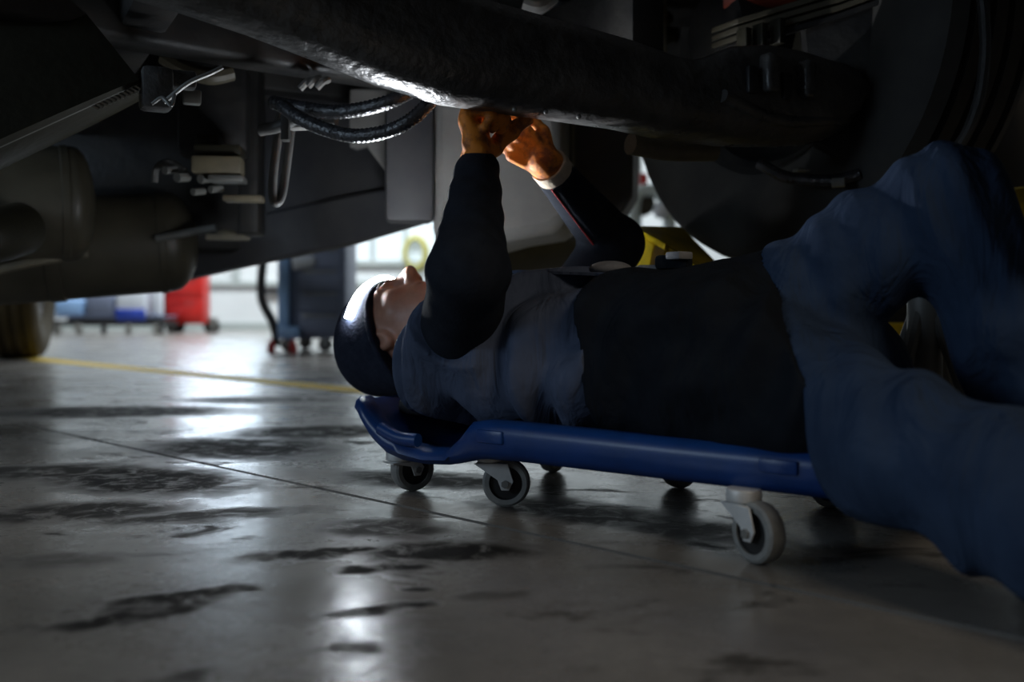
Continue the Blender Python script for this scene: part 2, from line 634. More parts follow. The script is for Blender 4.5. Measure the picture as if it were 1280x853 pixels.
M['rubber'] = mat('tyre_rubber', (0.028, 0.027, 0.026), 0.75, noise=(8, (0.05, 0.048, 0.043), 5), bump=(40, 0.3, 0.003))
M['rubber_dusty'] = mat('dusty_tyre_rubber', (0.055, 0.042, 0.020), 0.85, noise=(6, (0.085, 0.065, 0.032), 5), bump=(30, 0.3, 0.004))
M['hose'] = mat('ribbed_black_hose', (0.02, 0.02, 0.022), 0.22, 0.0, 0.7, noise=(60, (0.045, 0.045, 0.05), 4), bump=(160, 0.7, 0.004))
M['grey_hose'] = mat('grey_rubber_hose', (0.15, 0.15, 0.145), 0.5, noise=(20, (0.10, 0.10, 0.098), 4), bump=(60, 0.3, 0.002))
M['red_paint'] = mat('dull_red_paint', (0.32, 0.05, 0.02), 0.5, noise=(8, (0.22, 0.035, 0.02), 4))
M['lift_yellow'] = mat('lift_yellow_paint', (0.90, 0.62, 0.010), 0.55, 0.0, 0.25, noise=(9, (0.52, 0.37, 0.02), 5), bump=(30, 0.15, 0.002))
M['lift_grey'] = mat('lift_grey_paint', (0.14, 0.14, 0.13), 0.5, noise=(9, (0.10, 0.10, 0.095), 5))

M['creeper_blue'] = mat('blue_moulded_plastic', (0.006, 0.045, 0.20), 0.36, 0.0, 0.45, noise=(18, (0.005, 0.036, 0.155), 4), bump=(220, 0.12, 0.001))
M['caster_steel'] = mat('zinc_plated_steel', (0.72, 0.72, 0.70), 0.45, 0.25, noise=(30, (0.6, 0.6, 0.58), 4))
M['caster_tread'] = mat('grey_caster_rubber', (0.30, 0.30, 0.28), 0.55, noise=(40, (0.20, 0.20, 0.19), 5))
M['caster_hub'] = mat('black_hub_plastic', (0.012, 0.012, 0.012), 0.5, noise=(40, (0.02, 0.02, 0.02), 3))

M['skin'] = mat('skin', (0.55, 0.29, 0.20), 0.45, noise=(30, (0.46, 0.22, 0.15), 5), bump=(120, 0.25, 0.002))
M['skin'].node_tree.nodes['Principled BSDF'].inputs['Subsurface Weight'].default_value = 0.12
M['skin'].node_tree.nodes['Principled BSDF'].inputs['Subsurface Radius'].default_value = (0.01, 0.004, 0.002)
M['stubble'] = mat('eyebrow_hair', (0.03, 0.02, 0.015), 0.7, noise=(200, (0.05, 0.03, 0.02), 3))
M['knit_navy'] = mat('navy_knit', (0.016, 0.020, 0.036), 0.9, 0.0, 0.15, noise=(60, (0.024, 0.030, 0.05), 4), bump=(190, 0.5, 0.004))
M['sleeve'] = mat('black_jersey', (0.010, 0.013, 0.020), 0.9, 0.0, 0.15, noise=(30, (0.015, 0.019, 0.028), 4), bump=(240, 0.35, 0.003))
M['vest'] = mat('grey_blue_workwear', (0.060, 0.078, 0.125), 0.9, 0.0, 0.15, noise=(16, (0.085, 0.106, 0.165), 5), bump=(15, 0.8, 0.022, (1.0, 1.0, 0.35)))
M['waist'] = mat('black_workwear', (0.006, 0.008, 0.012), 0.9, 0.0, 0.12, noise=(16, (0.010, 0.013, 0.018), 5), bump=(13, 0.8, 0.024, (1.0, 1.0, 0.3)))
M['trouser'] = mat('navy_work_twill', (0.022, 0.039, 0.078), 0.9, 0.0, 0.15, noise=(12, (0.032, 0.055, 0.105), 6), bump=(13, 0.9, 0.030, (1.0, 1.0, 0.28)))
M['glove'] = mat('orange_leather_glove', (0.72, 0.23, 0.020), 0.65, noise=(38, (0.24, 0.070, 0.018), 6, 0.46, 0.62), bump=(70, 0.45, 0.003))
M['cuff'] = mat('pale_knit_cuff', (0.62, 0.52, 0.40), 0.85, noise=(60, (0.50, 0.42, 0.32), 4), bump=(120, 0.4, 0.003))
M['piping'] = mat('red_piping', (0.45, 0.03, 0.03), 0.6, noise=(40, (0.35, 0.03, 0.03), 3))
M['led'] = mat('white_light_strip', (0.9, 0.9, 0.9), 0.4, emit=((0.86, 0.93, 1.0), 95.0))
M['boot'] = mat('black_boot_leather', (0.015, 0.014, 0.013), 0.5, noise=(30, (0.03, 0.027, 0.025), 4), bump=(80, 0.3, 0.002))
M['strap'] = mat('grey_webbing', (0.22, 0.22, 0.23), 0.7, noise=(60, (0.16, 0.16, 0.17), 3))

M['cart_blue'] = mat('pale_blue_enamel', (0.30, 0.50, 0.80), 0.4, noise=(6, (0.27, 0.45, 0.74), 3))
M['cart_grey'] = mat('slate_grey_enamel', (0.17, 0.20, 0.29), 0.45, noise=(6, (0.15, 0.18, 0.26), 3))
M['cabinet_red'] = mat('bright_red_enamel', (0.60, 0.020, 0.015), 0.35, noise=(5, (0.52, 0.018, 0.014), 3))
M['black_plastic'] = mat('black_plastic', (0.015, 0.016, 0.018), 0.5, noise=(20, (0.025, 0.025, 0.028), 3))
M['can_white'] = mat('white_plastic', (0.70, 0.74, 0.80), 0.4, noise=(10, (0.62, 0.67, 0.74), 3))
M['can_blue'] = mat('deep_blue_plastic', (0.02, 0.06, 0.42), 0.4, noise=(10, (0.02, 0.05, 0.34), 3))
M['pale_green'] = mat('pale_machine_enamel', (0.58, 0.66, 0.66), 0.4, noise=(6, (0.52, 0.60, 0.60), 3))
M['coil_yellow'] = mat('yellow_green_hose', (0.50, 0.46, 0.10), 0.5, noise=(10, (0.42, 0.40, 0.09), 3))
M['red_plastic'] = mat('red_plastic', (0.55, 0.03, 0.03), 0.45, noise=(10, (0.45, 0.03, 0.03), 3))

# ------------------------------------------------------------------ the setting
bm_ = MB()
bm_.box((0, 6.5, -0.06), (24, 22, 0.04))
floor = tag(bm_.build('floor', M['joint']), kind='structure')
# two slabs with an open joint running diagonally between them
J0, J1 = Vector((-1.417, 2.755, 0)), Vector((0.478, 0.929, 0))
jd = (J1 - J0).normalized()
jn = Vector((-jd.y, jd.x, 0))           # towards the far side


def slab(sign):
    pts = []
    base = J0 + jn * sign * 0.006
    a, b = base - jd * 14, base + jd * 14
    c, d = b + jn * sign * 14, a + jn * sign * 14
    m = MB()
    m.prism([p + Vector((0, 0, -0.04)) for p in (a, b, c, d)], (0, 0, 0.04))
    return m.build('floor_slab', M['concrete'], floor)


slab(1)
slab(-1)
L0, L1 = Vector((*floor_pt(35, 448), 0)), Vector((*floor_pt(475, 491), 0))
ld = (L1 - L0).normalized()
ln_ = Vector((-ld.y, ld.x, 0))
m = MB()
A, B = L0 - ld * 4, L1 + ld * 3
m.prism([A - ln_ * 0.075, B - ln_ * 0.075, B + ln_ * 0.075, A + ln_ * 0.075], (0, 0, 0.0012))
m.build('floor_marking', M['yellow_line'], floor)

WY = 14.2
m = MB(); m.box((0, WY + 0.1, 2.5), (24, 0.2, 5.2))
tag(m.build('wall_back', M['wall']), kind='structure')
m = MB(); m.box((-11.5, 6.5, 2.5), (0.2, 22, 5.2))
tag(m.build('wall_left', M['wall_dark']), kind='structure')
m = MB(); m.box((11.5, 6.5, 2.5), (0.2, 22, 5.2))
tag(m.build('wall_right', M['wall_dark']), kind='structure')
m = MB(); m.box((0, 8.5, 5.15), (24, 18, 0.1))
tag(m.build('ceiling', M['ceiling']), kind='structure')


def window(n, x0, x1, z0, z1, cols, glaz):
    fr = MB()
    t = 0.07
    for x in (x0, x1):
        fr.box((x, WY - 0.03, (z0 + z1) / 2), (t, 0.10, z1 - z0 + t))
    for z in (z0, z1):
        fr.box(((x0 + x1) / 2, WY - 0.03, z), (x1 - x0 - t, 0.10, t))
    w = tag(fr.build('window_%d' % n, M['rail_grey']), kind='structure')
    for k in range(cols):
        a, b = x0 + (x1 - x0) * k / cols, x0 + (x1 - x0) * (k + 1) / cols
        g = MB(); g.box(((a + b) / 2, WY - 0.02, (z0 + z1) / 2), (b - a - 0.05, 0.02, z1 - z0 - t))
        g.build('pane', glaz, w)
        if k:
            q = MB(); q.box((a, WY - 0.03, (z0 + z1) / 2), (0.05, 0.09, z1 - z0 - t)); q.build('mullion', M['rail_grey'], w)


window(1, -4.75, -3.45, 1.25, 3.9, 1, M['window'])
window(2, -2.45, -1.05, 0.95, 2.2, 3, M['window_dim'])
# wall rail, conduit, plinth
m = MB(); m.box((-3.5, WY - 0.03, 0.655), (7.5, 0.06, 0.07)); tag(m.build('trim_1', M['rail_grey']), kind='structure')
m = MB(); m.box((-3.93, WY - 0.03, 0.88), (0.09, 0.06, 0.36)); tag(m.build('trim_2', M['rail_grey']), kind='structure')
m = MB(); m.box((0, WY - 0.015, 0.05), (23, 0.03, 0.10)); tag(m.build('baseboard_back', M['rail_grey']), kind='structure')

for i, x in enumerate((-4.5, -0.5)):
    t = thing('ceiling_light', ('long tube lamp under the ceiling, over the red cabinet', 'long tube lamp under the ceiling, over the blue trolley')[i], 'lamp', (x, 12.6, 5.1))
    q = MB(); q.box((x, 12.6, 5.06), (2.4, 0.2, 0.08), bevel=0.01); q.build('housing', M['rail_grey'], t)
    q = MB(); q.box((x, 12.6, 5.005), (2.3, 0.14, 0.03), bevel=0.01); q.build('diffuser', M['lamp'], t)

# ------------------------------------------------------------------ creeper and the man's axis
U = Vector((-0.788, 0.616, 0)); U.normalize()      # towards the head
Nn = Vector((0.616, 0.788, 0)); Nn.normalize()     # away from the camera
E0 = Vector((0.2825, 1.233, 0))                    # near edge, by the last caster
UP = Vector((0, 0, 1))


def cp(s, v, z):
    """creeper coordinates: s along the axis to the head, v across from the near edge"""
    return E0 + U * s + Nn * v + UP * z


creeper = thing('creeper', 'blue plastic mechanic creeper on grey casters under the lying man', 'creeper', cp(0.25, 0.2, 0))
# section tables along s: rim height, bed height, underside height, near and far inset
ST = [(-0.235, .118, .108, .092, .06), (-0.215, .135, .106, .084, .02), (-0.16, .139, .103, .084, .0), (0.10, .139, .102, .084, .0), (0.36, .141, .102, .084, .0),
      (0.415, .141, .100, .082, .0), (0.445, .136, .096, .078, .002), (0.47, .112, .090, .070, .006), (0.50, .090, .082, .064, .010), (0.55, .086, .078, .060, .012),
      (0.60, .092, .080, .062, .010), (0.635, .108, .092, .072, .006), (0.665, .132, .112, .092, .004), (0.685, .152, .132, .114, .004), (0.705, .160, .146, .134, .012),
      (0.718, .158, .152, .142, .03)]
W_ = 0.42


def sm_interp(tab, n=6):
    out = []
    for a, b in zip(tab[:-1], tab[1:]):
        for k in range(n):
            t = k / n
            out.append(tuple(x + (y - x) * t for x, y in zip(a, b)))
    out.append(tab[-1])
    return out


rings = []
for (s, rim, bed, und, ins) in sm_interp(ST, 3):
    v0, v1 = ins, W_ - ins
    rr = 0.018
    sec = [(v0 + .012, und), (v0 + .002, und + .012), (v0, rim - rr), (v0 + .004, rim - .006), (v0 + .014, rim), (v0 + .034, rim), (v0 + .045, rim - .006),
           (v0 + .062, bed + .003), (v0 + .085, bed)]
    sec += [(W_ / 2, bed - .003)]
    sec += [(W_ - v, z) for v, z in reversed(sec[:-1])]
    rings.append([cp(s, v, z) for v, z in sec])
m = MB(); m.loft(rings)
m.build('creeper_bed', M['creeper_blue'], creeper, angle=60)
# moulded reliefs on the near rail
for (s, v, z, sz) in [(0.40, -0.001, 0.118, (.05, .006, .020)), (-0.05, -0.001, 0.118, (.05, .006, .018))]:
    m = MB(); m.box(cp(s, v, z), sz, rot=math.atan2(U.y, U.x), bevel=.003); m.build('moulded_lug', M['creeper_blue'], creeper)
m = MB(); m.tube([cp(.56, .014, .098), cp(.60, .010, .10), cp(.64, .010, .112)], .011, sub=6); m.build('grip_edge', M['creeper_blue'], creeper)
# padded headrest
m = MB(); m.box(cp(.655, .21, .140), (.06, .24, .03), rot=math.atan2(U.y, U.x), bevel=.012, seg=3); m.build('head_pad', M['black_plastic'], creeper)


def caster(pivot, heading, top):
    """pivot: swivel point on plan; heading: direction the wheel trails"""
    d = Vector((math.cos(heading), math.sin(heading), 0))
    ax = Vector((-d.y, d.x, 0))
    R = 0.0375
    c = pivot + d * 0.026; c.z = R
    fk = MB()
    fk.cyl(pivot + UP * (top - .012), pivot + UP * (top + .004), .022, seg=24, bevel=.002)
    fk.cyl(pivot + UP * (top - .017), pivot + UP * (top - .011), .017, seg=24)
    for sgn in (-1, 1):
        o = ax * sgn * 0.0165
        A = [pivot - d * .024 + UP * (top - .014), pivot + d * .030 + UP * (top - .014), c + d * .013 + UP * .004, c + d * .006 - UP * .010, c - d * .006 - UP * .010, c - d * .012 + UP * .006]
        fk.prism([p + o for p in A], ax * sgn * 0.0025)
    fk.box(pivot + UP * (top - .0155) + d * 0.001, (.042, .036, .003), rot=heading)
    part = fk.build('caster_fork', M['caster_steel'], creeper, bevel=.0008)
    X = Matrix.Translation(c) @ ax.to_track_quat('X', 'Z').to_matrix().to_4x4()
    w = .0125
    t = MB(); t.lathe([(-w, .026), (-w, .033), (-w * .8, .0365), (-w * .3, R), (w * .3, R), (w * .8, .0365), (w, .033), (w, .026), (-w, .026)], X, 48)
    t.build('caster_tread', M['caster_tread'], part)
    h = MB(); h.lathe([(-w * .7, .0), (-w * .8, .010), (-w * .6, .012), (-w * .6, .024), (-w * .9, .027), (w * .9, .027), (w * .6, .024), (w * .6, .012), (w * .8, .010), (w * .7, .0)], X, 32)
    h.build('caster_hub', M['caster_hub'], part)
    b = MB()
    b.cyl(c - ax * .0195, c + ax * .0195, .0035, seg=12)
    b.cyl(c - ax * .0230, c - ax * .0190, .0062, seg=6)
    b.cyl(c + ax * .0190, c + ax * .0230, .0062, seg=6)
    b.build('axle_bolt', M['steel'], part)


def piv(px, py_contact, dx=0, dy=0):
    x, y = floor_pt(px, py_contact)
    return Vector((x + dx, y + dy, 0))


hd = math.atan2(-0.1, 1.0)
caster(piv(633, 633) - Vector((math.cos(hd), math.sin(hd), 0)) * .026, hd, .083)
hd2 = math.radians(-62)
caster(piv(948, 704) - Vector((math.cos(hd2), math.sin(hd2), 0)) * .026, hd2, .083)
hd3 = math.radians(35)
caster(piv(505, 616, .012, .02) - Vector((math.cos(hd3), math.sin(hd3), 0)) * .026, hd3, .066)
caster(cp(.30, .36, 0), 0.6, .083)
caster(cp(.0, .37, 0), 2.2, .083)
caster(cp(.56, .36, 0), 1.0, .066)

# ------------------------------------------------------------------ the man
def c3(s, v, z):
    """centre line of the man: s to the head, v away from camera"""
    return cp(s, 0.205 + v, z)


HC = Vector((-0.206, 1.905, 0.264))               # head centre
hf = (UP + U * 0.03 - Nn * 0.06).normalized()     # face direction
ha = (U - hf * U.dot(hf)).normalized()            # crown direction
hr = ha.cross(hf); hr = -hr if hr.dot(Nn) > 0 else hr   # towards the camera


def hp(a, r, f):
    return HC + ha * a + hr * r + hf * f


RH = [tuple(ha), tuple(hr), tuple(hf)]
RB = [tuple(U), tuple(Nn), (0, 0, 1)]

SHN, SHF = Vector((-0.090, 1.640, 0.235)), Vector((0.075, 1.86, 0.26))
ELN, WRN = Vector((-0.062, 1.430, 0.365)), at(597, 208, 1.64)
ELF, WRF = at(768, 306, 1.98), at(689, 211, 1.79)
HIPN, HIPF = c3(0.0, -0.095, 0.200), c3(-0.01, 0.10, 0.205)
KNN, ANN = Vector((0.515, 0.985, 0.112)), Vector((0.73, 0.63, 0.075))
KNF, ANF = at(1180, 246, 1.29), Vector((0.70, 1.26, 0.10))
TRUNK = [(c3(-.06, 0, .20), .165, .085), (c3(.03, 0, .215), .178, .112), (c3(.13, 0, .23), .168, .122), (c3(.22, 0, .228), .165, .118), (c3(.34, 0, .230), .175, .122),
         (c3(.46, 0, .235), .180, .122), (c3(.54, 0, .238), .170, .105), (c3(.60, 0, .236), .11, .075)]


def hand(wrist, D, Npalm, right, curls, scale=1.0, thumb=(0.5, 0.35)):
    """capsules (a, b, ra, rb) of a posed hand; curls: per finger (mcp, pip, dip) in radians"""
    D = Vector(D).normalized()
    Np = Vector(Npalm); Np = (Np - D * Np.dot(D)).normalized()
    T = D.cross(Np) if right else Np.cross(D)
    caps = []
    kn = []
    lens = [(.043, .026, .021), (.048, .030, .022), (.045, .028, .021), (.036, .021, .018)]
    for i in range(4):
        lat = (.034, .012, -.010, -.031)[i]
        fwd = (.088, .092, .088, .080)[i]
        k = wrist + (D * fwd + T * lat) * scale
        base = wrist + (D * .012 + T * lat * 0.65) * scale
        caps.append((base, k, .0135 * scale, .0125 * scale))
        ang = 0.0
        p = k
        spread = T * (.10, .03, -.04, -.11)[i]
        for j in range(3):
            ang += curls[i][j]
            d = ((D * math.cos(ang) + Np * math.sin(ang)) + spread * max(math.cos(ang), 0)).normalized()
            q = p + d * lens[i][j] * scale
            r0 = (.0095, .0088, .0080, .0070)[j] * scale * (0.88 if i == 3 else 1)
            caps.append((p, q, r0, r0 * 0.92))
            p = q
    # thumb from the side of the palm near its base
    b = wrist + (D * .022 + T * .026 + Np * .006) * scale
    d0 = (D * .65 + T * .62 + Np * thumb[0]).normalized()
    k1 = b + d0 * .042 * scale
    d1 = (D * .85 + T * .12 + Np * (thumb[0] + thumb[1])).normalized()
    k2 = k1 + d1 * .034 * scale
    d2 = (D * .8 - T * .15 + Np * (thumb[0] + thumb[1] * 1.6)).normalized()
    k3 = k2 + d2 * .026 * scale
    caps += [(b, k1, .0155 * scale, .0115 * scale), (k1, k2, .0105 * scale, .0098 * scale), (k2, k3, .0098 * scale, .0082 * scale)]
    # heel pads of the palm
    caps.append((wrist + (D * .03 + T * .018 + Np * .008) * scale, wrist + (D * .055 + T * .022 + Np * .008) * scale, .016 * scale, .013 * scale))
    caps.append((wrist + (D * .02 - T * .020 + Np * .008) * scale, wrist + (D * .060 - T * .024 + Np * .006) * scale, .015 * scale, .012 * scale))
    return caps


HN = hand(WRN + Vector((.002, 0, .002)), (-0.16, 0.06, 1.0), (0.97, -0.18, 0.12), True,
          [(1.30, 1.45, 0.9), (1.32, 1.5, 0.9), (1.32, 1.55, 1.0), (1.30, 1.6, 1.0)], 0.95, thumb=(0.9, 0.5))
HF = hand(WRF + Vector((-.008, -.008, .008)), (-0.80, -0.30, 0.50), (0.10, 0.88, 0.42), False,
          [(0.5, 1.0, 0.6), (0.65, 1.1, 0.7), (0.75, 1.2, 0.7), (0.85, 1.2, 0.8)], 0.76, thumb=(0.35, 0.3))

fb = Field((-0.42, 0.42, -0.01), (0.98, 2.10, 0.72), 0.0045)
fb.trunk([(c, w - .030, t - .024) for c, w, t in TRUNK], RB, 0.0)
# neck, skull, jaw
fb.cone(c3(.57, 0, .235), hp(-.055, 0, -.028), .075, .058, .035)
fb.ell(hp(.030, 0, -.010), RH, (.092, .078, .098), .02)
fb.ell(hp(-.040, 0, .020), RH, (.078, .064, .074), .03)
fb.ell(hp(-.088, 0, .044), RH, (.036, .044, .042), .02)
fb.ell(hp(-.108, 0, .072), RH, (.016, .020, .016), .018)
for sg in (-1, 1):
    fb.cone(hp(.020, sg * .010, .090), hp(.014, sg * .046, .074), .011, .010, .014)      # brow
    fb.ell(hp(.000, sg * .031, .090), RH, (.015, .018, .014), .008, 'sub')               # socket
    fb.ell(hp(.000, sg * .031, .0765), RH, (.0125, .0135, .0125), .002)                  # closed eye
    fb.cone(hp(-.020, sg * .044, .062), hp(-.024, sg * .052, .040), .017, .015, .02)     # cheekbone
    fb.ell(hp(-.010, sg * .074, -.012), RH, (.031, .009, .019), .008)                    # ear
    fb.ell(hp(-.008, sg * .082, -.010), RH, (.017, .007, .009), .004, 'sub')
    fb.ell(hp(-.033, sg * .013, .098), RH, (.010, .008, .010), .005)                     # nostril wing
fb.cone(hp(.012, 0, .090), hp(-.026, 0, .114), .0095, .0125, .010)                       # nose
fb.cone(hp(-.030, 0, .106), hp(-.042, 0, .094), .008, .006, .008)
fb.cone(hp(-.056, -.016, .086), hp(-.056, .016, .086), .0075, .0075, .006)               # upper lip
fb.cone(hp(-.070, -.014, .084), hp(-.070, .014, .084), .0085, .0085, .006)               # lower lip
fb.cone(hp(-.063, -.024, .090), hp(-.063, .024, .090), .0022, .0022, .002, 'sub')
# arms
for sh, el, wr in ((SHN, ELN, WRN), (SHF, ELF, WRF)):
    fb.cone(sh, el, .050, .038, .03)
    fb.cone(el, wr, .040, .026, .015)
for caps in (HN, HF):
    for (a, b, ra, rb) in caps:
        fb.cone(a, b, ra * .92, rb * .92, .004)
fb.cone(WRN, WRN + Vector((0, 0, .02)), .025, .020, .012)
fb.cone(WRF, WRF + Vector((-.02, -.01, .018)), .025, .020, .012)
# legs and feet
TA, TB = at(990, 392, 1.43), at(1085, 312, 1.36)
fb.cone(HIPF, TA, .070, .070, .02)
fb.cone(TA, TB, .070, .060, .03)
for hip, kn, an in ((HIPN, KNN, ANN), (TB, KNF, ANF)):
    fb.cone(hip.lerp(kn, .12), kn, .070 if hip is HIPN else .058, .048, .02)
    mid = kn.lerp(an, 0.3)
    fb.cone(kn, mid, .046, .048, .02)
    fb.cone(mid, an, .048, .034, .02)
FTN, FTF = ANN + Vector((.06, -.09, .03)), ANF + Vector((.13, -.06, -.065))
fb.cone(ANN, FTN, .036, .03, .02)
fb.cone(ANF + Vector((0, 0, -.04)), FTF, .036, .03, .02)
person = link('person', fb.mesh('person', 1), None, M['skin'])
tag(person, 'man in dark workwear lying on the blue creeper, reaching up with gloved hands', 'person')

# eyebrows
for sg in (-1, 1):
    m = MB(); m.tube([hp(.020, sg * .012, .1005), hp(.024, sg * .030, .0955), hp(.018, sg * .048, .083)], lambda t: .0032 * (1 - .5 * t), seg=8, sub=5)
    m.build('eyebrow', M['stubble'], person)

# beanie: skull shell pulled over, turned-up edge running to the nape
f = Field(hp(.06, 0, 0) - Vector((.26, .26, .26)), hp(.06, 0, 0) + Vector((.26, .26, .26)), 0.004)
f.ell(hp(.036, 0, -.012), RH, (.108, .092, .113), .0)
f.ell(hp(.085, 0, -.030), RH, (.068, .078, .090), .03)
f.ell(hp(-.030, 0, -.062), RH, (.058, .078, .060), .03)
f.warp(lambda P: folds(P, tuple(hr * .4 + ha), 55, .0022, 1.0, .4, 1.0))
f.cut(hp(-.004, 0, 0), tuple(-(ha - hf * .42)))
beanie = link('beanie', f.mesh('beanie', 2), person, M['knit_navy'])
tag(beanie, 'navy knit cap with a glowing light strip')
# rolled rim
rim = []
for k in range(41):
    th = 2 * PI * k / 40
    r_, f_ = math.cos(th) * .089, math.sin(th) * .106 - .010
    rim.append(hp(.000 + .42 * f_, r_, f_))
m = MB(); m.tube(rim[:-1] + [rim[0]], .0055, seg=10, sub=2)
m.build('rolled_rim', M['knit_navy'], beanie)
# light strip: a curved flat band round the brow
band = []
for k in range(25):
    th = math.radians(-66 + 132 * k / 24)
    a_ = .064 - .10 * math.cos(th) * .11
    q_ = math.sqrt(1 - ((a_ - .036) / .108) ** 2)
    out = hr * math.sin(th) * .094 * q_ + hf * (math.cos(th) * .115 * q_ - .012)
    nn = (hr * math.sin(th) / .094 + hf * math.cos(th) / .114).normalized()
    nn = (nn + ha * .35).normalized()
    tt = (ha - nn * ha.dot(nn)).normalized()
    base = HC + ha * a_ + out
    ring = []
    for (da, dn) in ((-.0105, -.004), (-.0105, .0045), (-.008, .0065), (.008, .0065), (.0105, .0045), (.0105, -.004)):
        ring.append(base + tt * da + nn * dn)
    band.append(ring)
m = MB(); m.loft(band)
m.build('light_strip', M['led'], beanie)
# the forward beam of the cap light, aimed where he looks: at his hands
sl_ = bpy.data.lights.new('cap_lamp', 'SPOT')
sl_.energy, sl_.color, sl_.spot_size, sl_.spot_blend, sl_.shadow_soft_size = 19.0, (0.92, 0.95, 1.0), math.radians(95), 0.8, 0.012
so = bpy.data.objects.new('cap_lamp', sl_)
so.location = hp(.060, .0, .124)
so.rotation_euler = (Vector((-.02, 1.72, .60)) - so.location).to_track_quat('-Z', 'Y').to_euler()
COL.objects.link(so)

# black jersey sleeves
for sh, el, wr, back, nm in ((SHN, ELN, WRN, .004, 'sleeve on the arm nearer the head'), (SHF, ELF, WRF, .012, 'sleeve with a red seam line')):
    dw = (wr - el).normalized()
    we = wr - dw * back
    pts = np.array([tuple(p) for p in (sh, el, wr)])
    f = Field(pts.min(0) - .10, pts.max(0) + .10, 0.004)
    f.cone(sh, el, .066, .057, .03)
    f.cone(el, we + dw * .03, .0565, .034, .02)
    f.warp(lambda P: folds(P, tuple(dw + Vector((.5, .3, 0))), 95, .0016, 2.2, .7, 1.3) + folds(P, (.8, .2, .7), 62, .0034, 1.9, 1.9, 1.2))
    f.cut_local(we, tuple(dw), .10)
    sl = link('sleeve', f.mesh('sleeve', 1), person, M['sleeve'])
    tag(sl, 'black ' + nm)
# red piping along the far forearm (camera side)
d = (WRF - ELF)
off = Vector((-.45, -.85, -.30)).normalized()
off = (off - d.normalized() * off.dot(d.normalized())).normalized()
pts = []
for t in (0.02, .25, .5, .75, .96):
    pts.append(ELF + d * t + off * ((.056 + (.034 - .056) * min(t / 1.12, 1)) + .0015))
m = MB(); m.tube(pts, .0016, seg=6, sub=8); m.build('piping', M['piping'], person)

# vest / bib over the torso, with cap sleeves
f = Field((-0.26, 1.30, 0.08), (0.62, 2.12, 0.48), 0.0045)
f.trunk([(c, w + .006, t + .010) for c, w, t in TRUNK], RB, 0.0)
capn = SHN.lerp(ELN, .30)
capf = SHF.lerp(ELF, .30)
f.cone(SHN + U * .02 - UP * .02, capn, .086, .080, .03, end=(capn + (ELN - SHN).normalized() * .012, tuple((ELN - SHN).normalized() + UP * .15)))
f.cone(SHF + U * .02, capf, .085, .078, .03, end=(capf, tuple(ELF - SHF)))
f.cone(c3(.57, 0, .245), hp(-.10, 0, -.02), .085, .068, .04)      # collar
f.warp(lambda P: folds(P, tuple(U + Nn * .35 + UP * .35), 70, .0115, 1.9, .3, 1.0) + folds(P, tuple(U * .6 + UP), 56, .0060, 1.7, 2.1, 1.0))
f.cut_local(hp(-.118, 0, .0), tuple(ha - hf * .25), .14)
f.cut(c3(.25, 0, .25), tuple(-(U - UP * .2)))
f.Fv = np.maximum(f.Fv, 0.104 - (f.lo[2] + f.h * np.arange(f.n[2]))[None, None, :]).astype(np.float32)
vest = link('vest', f.mesh('vest', 1), person, M['vest'])
tag(vest, 'grey-blue work vest over the chest')

# black waist section
def hem_side(f, s0):
    """signed side of the hem line between waist section and trousers"""
    _, P_ = f.block(f.lo, f.lo + f.h * f.n)
    sx_ = (P_ - np.array(tuple(c3(s0, 0, 0)), np.float32)) @ np.array(tuple(U), np.float32)
    dz = P_[..., 2] - .22
    return ((sx_ - .85 * np.maximum(dz, 0) - .15 * np.minimum(dz, 0)) / 1.25).astype(np.float32)


f = Field((-0.10, 1.10, 0.08), (0.72, 2.0, 0.48), 0.0045)
f.trunk([(c, w + .020, t + .023) for c, w, t in [(c3(-.14, 0, .195), .165, .09)] + TRUNK[:5]], RB, 0.0)
f.cone(HIPN - U * .10, HIPN + U * .08, .116, .102, .04)
f.cone(HIPF, HIPF.lerp(TA, .7), .112, .106, .04)
f.cone(c3(.11, .05, .262), HIPF.lerp(TA, .95) + UP * .004, .108, .098, .05)
f.warp(lambda P: folds(P, tuple(U + UP * .3), 55, .0070, 1.8, .9, 1.2))
f.cut(c3(.258, 0, .25), tuple(U - UP * .2))
f.Fv = np.maximum(f.Fv, -hem_side(f, -.092))
f.Fv = np.maximum(f.Fv, 0.104 - (f.lo[2] + f.h * np.arange(f.n[2]))[None, None, :]).astype(np.float32)
waist = link('waistband', f.mesh('waistband', 1), person, M['waist'])
tag(waist, 'wide black fabric section round the waist')

# trousers
f = Field((0.15, 0.50, -0.005), (0.98, 1.78, 0.63), 0.0055)
f.trunk([(c3(-.07, 0, .20), .160, .092), (c3(.02, 0, .212), .186, .122), (c3(.09, 0, .22), .182, .126)], RB, 0.0)
f.cone(HIPN, KNN, .098, .080, .03)
f.cone(KNN, ANN, .082, .072, .03)
f.cone(HIPF, TA, .10, .090, .04)
f.cone(TA, TB, .090, .078, .03)
f.cone(TB, KNF, .078, .058, .03)
f.cone(at(1010, 405, 1.40), at(1085, 350, 1.35), .066, .046, .03)
f.cone(KNF, KNF.lerp(ANF, .5) + Vector((.012, 0, 0)), .062, .074, .05)
f.cone(KNF.lerp(ANF, .5) + Vector((.012, 0, 0)), ANF, .074, .066, .03)


def trfold(P):
    far = (P @ np.array(tuple(Nn))) - (E0.dot(Nn) + 0.205) > 0.0
    a = folds(P, tuple((KNN - HIPN).normalized() + Vector((.5, 0, .25))), 66, .0095, 1.7, .2, 1.0) + folds(P, (.2, .6, 1), 38, .0050, 1.8, 1.2, 1.2)
    b = folds(P, (1, -.2, .28), 92, .0036, 1.3, 2.6, 1.0) + folds(P, (.9, .2, -.5), 36, .0030, 1.5, .2, 1.2)
    w = np.clip((P[:, 2] - .21) / .12, 0, 1)
    return a * (1 - w) + b * w


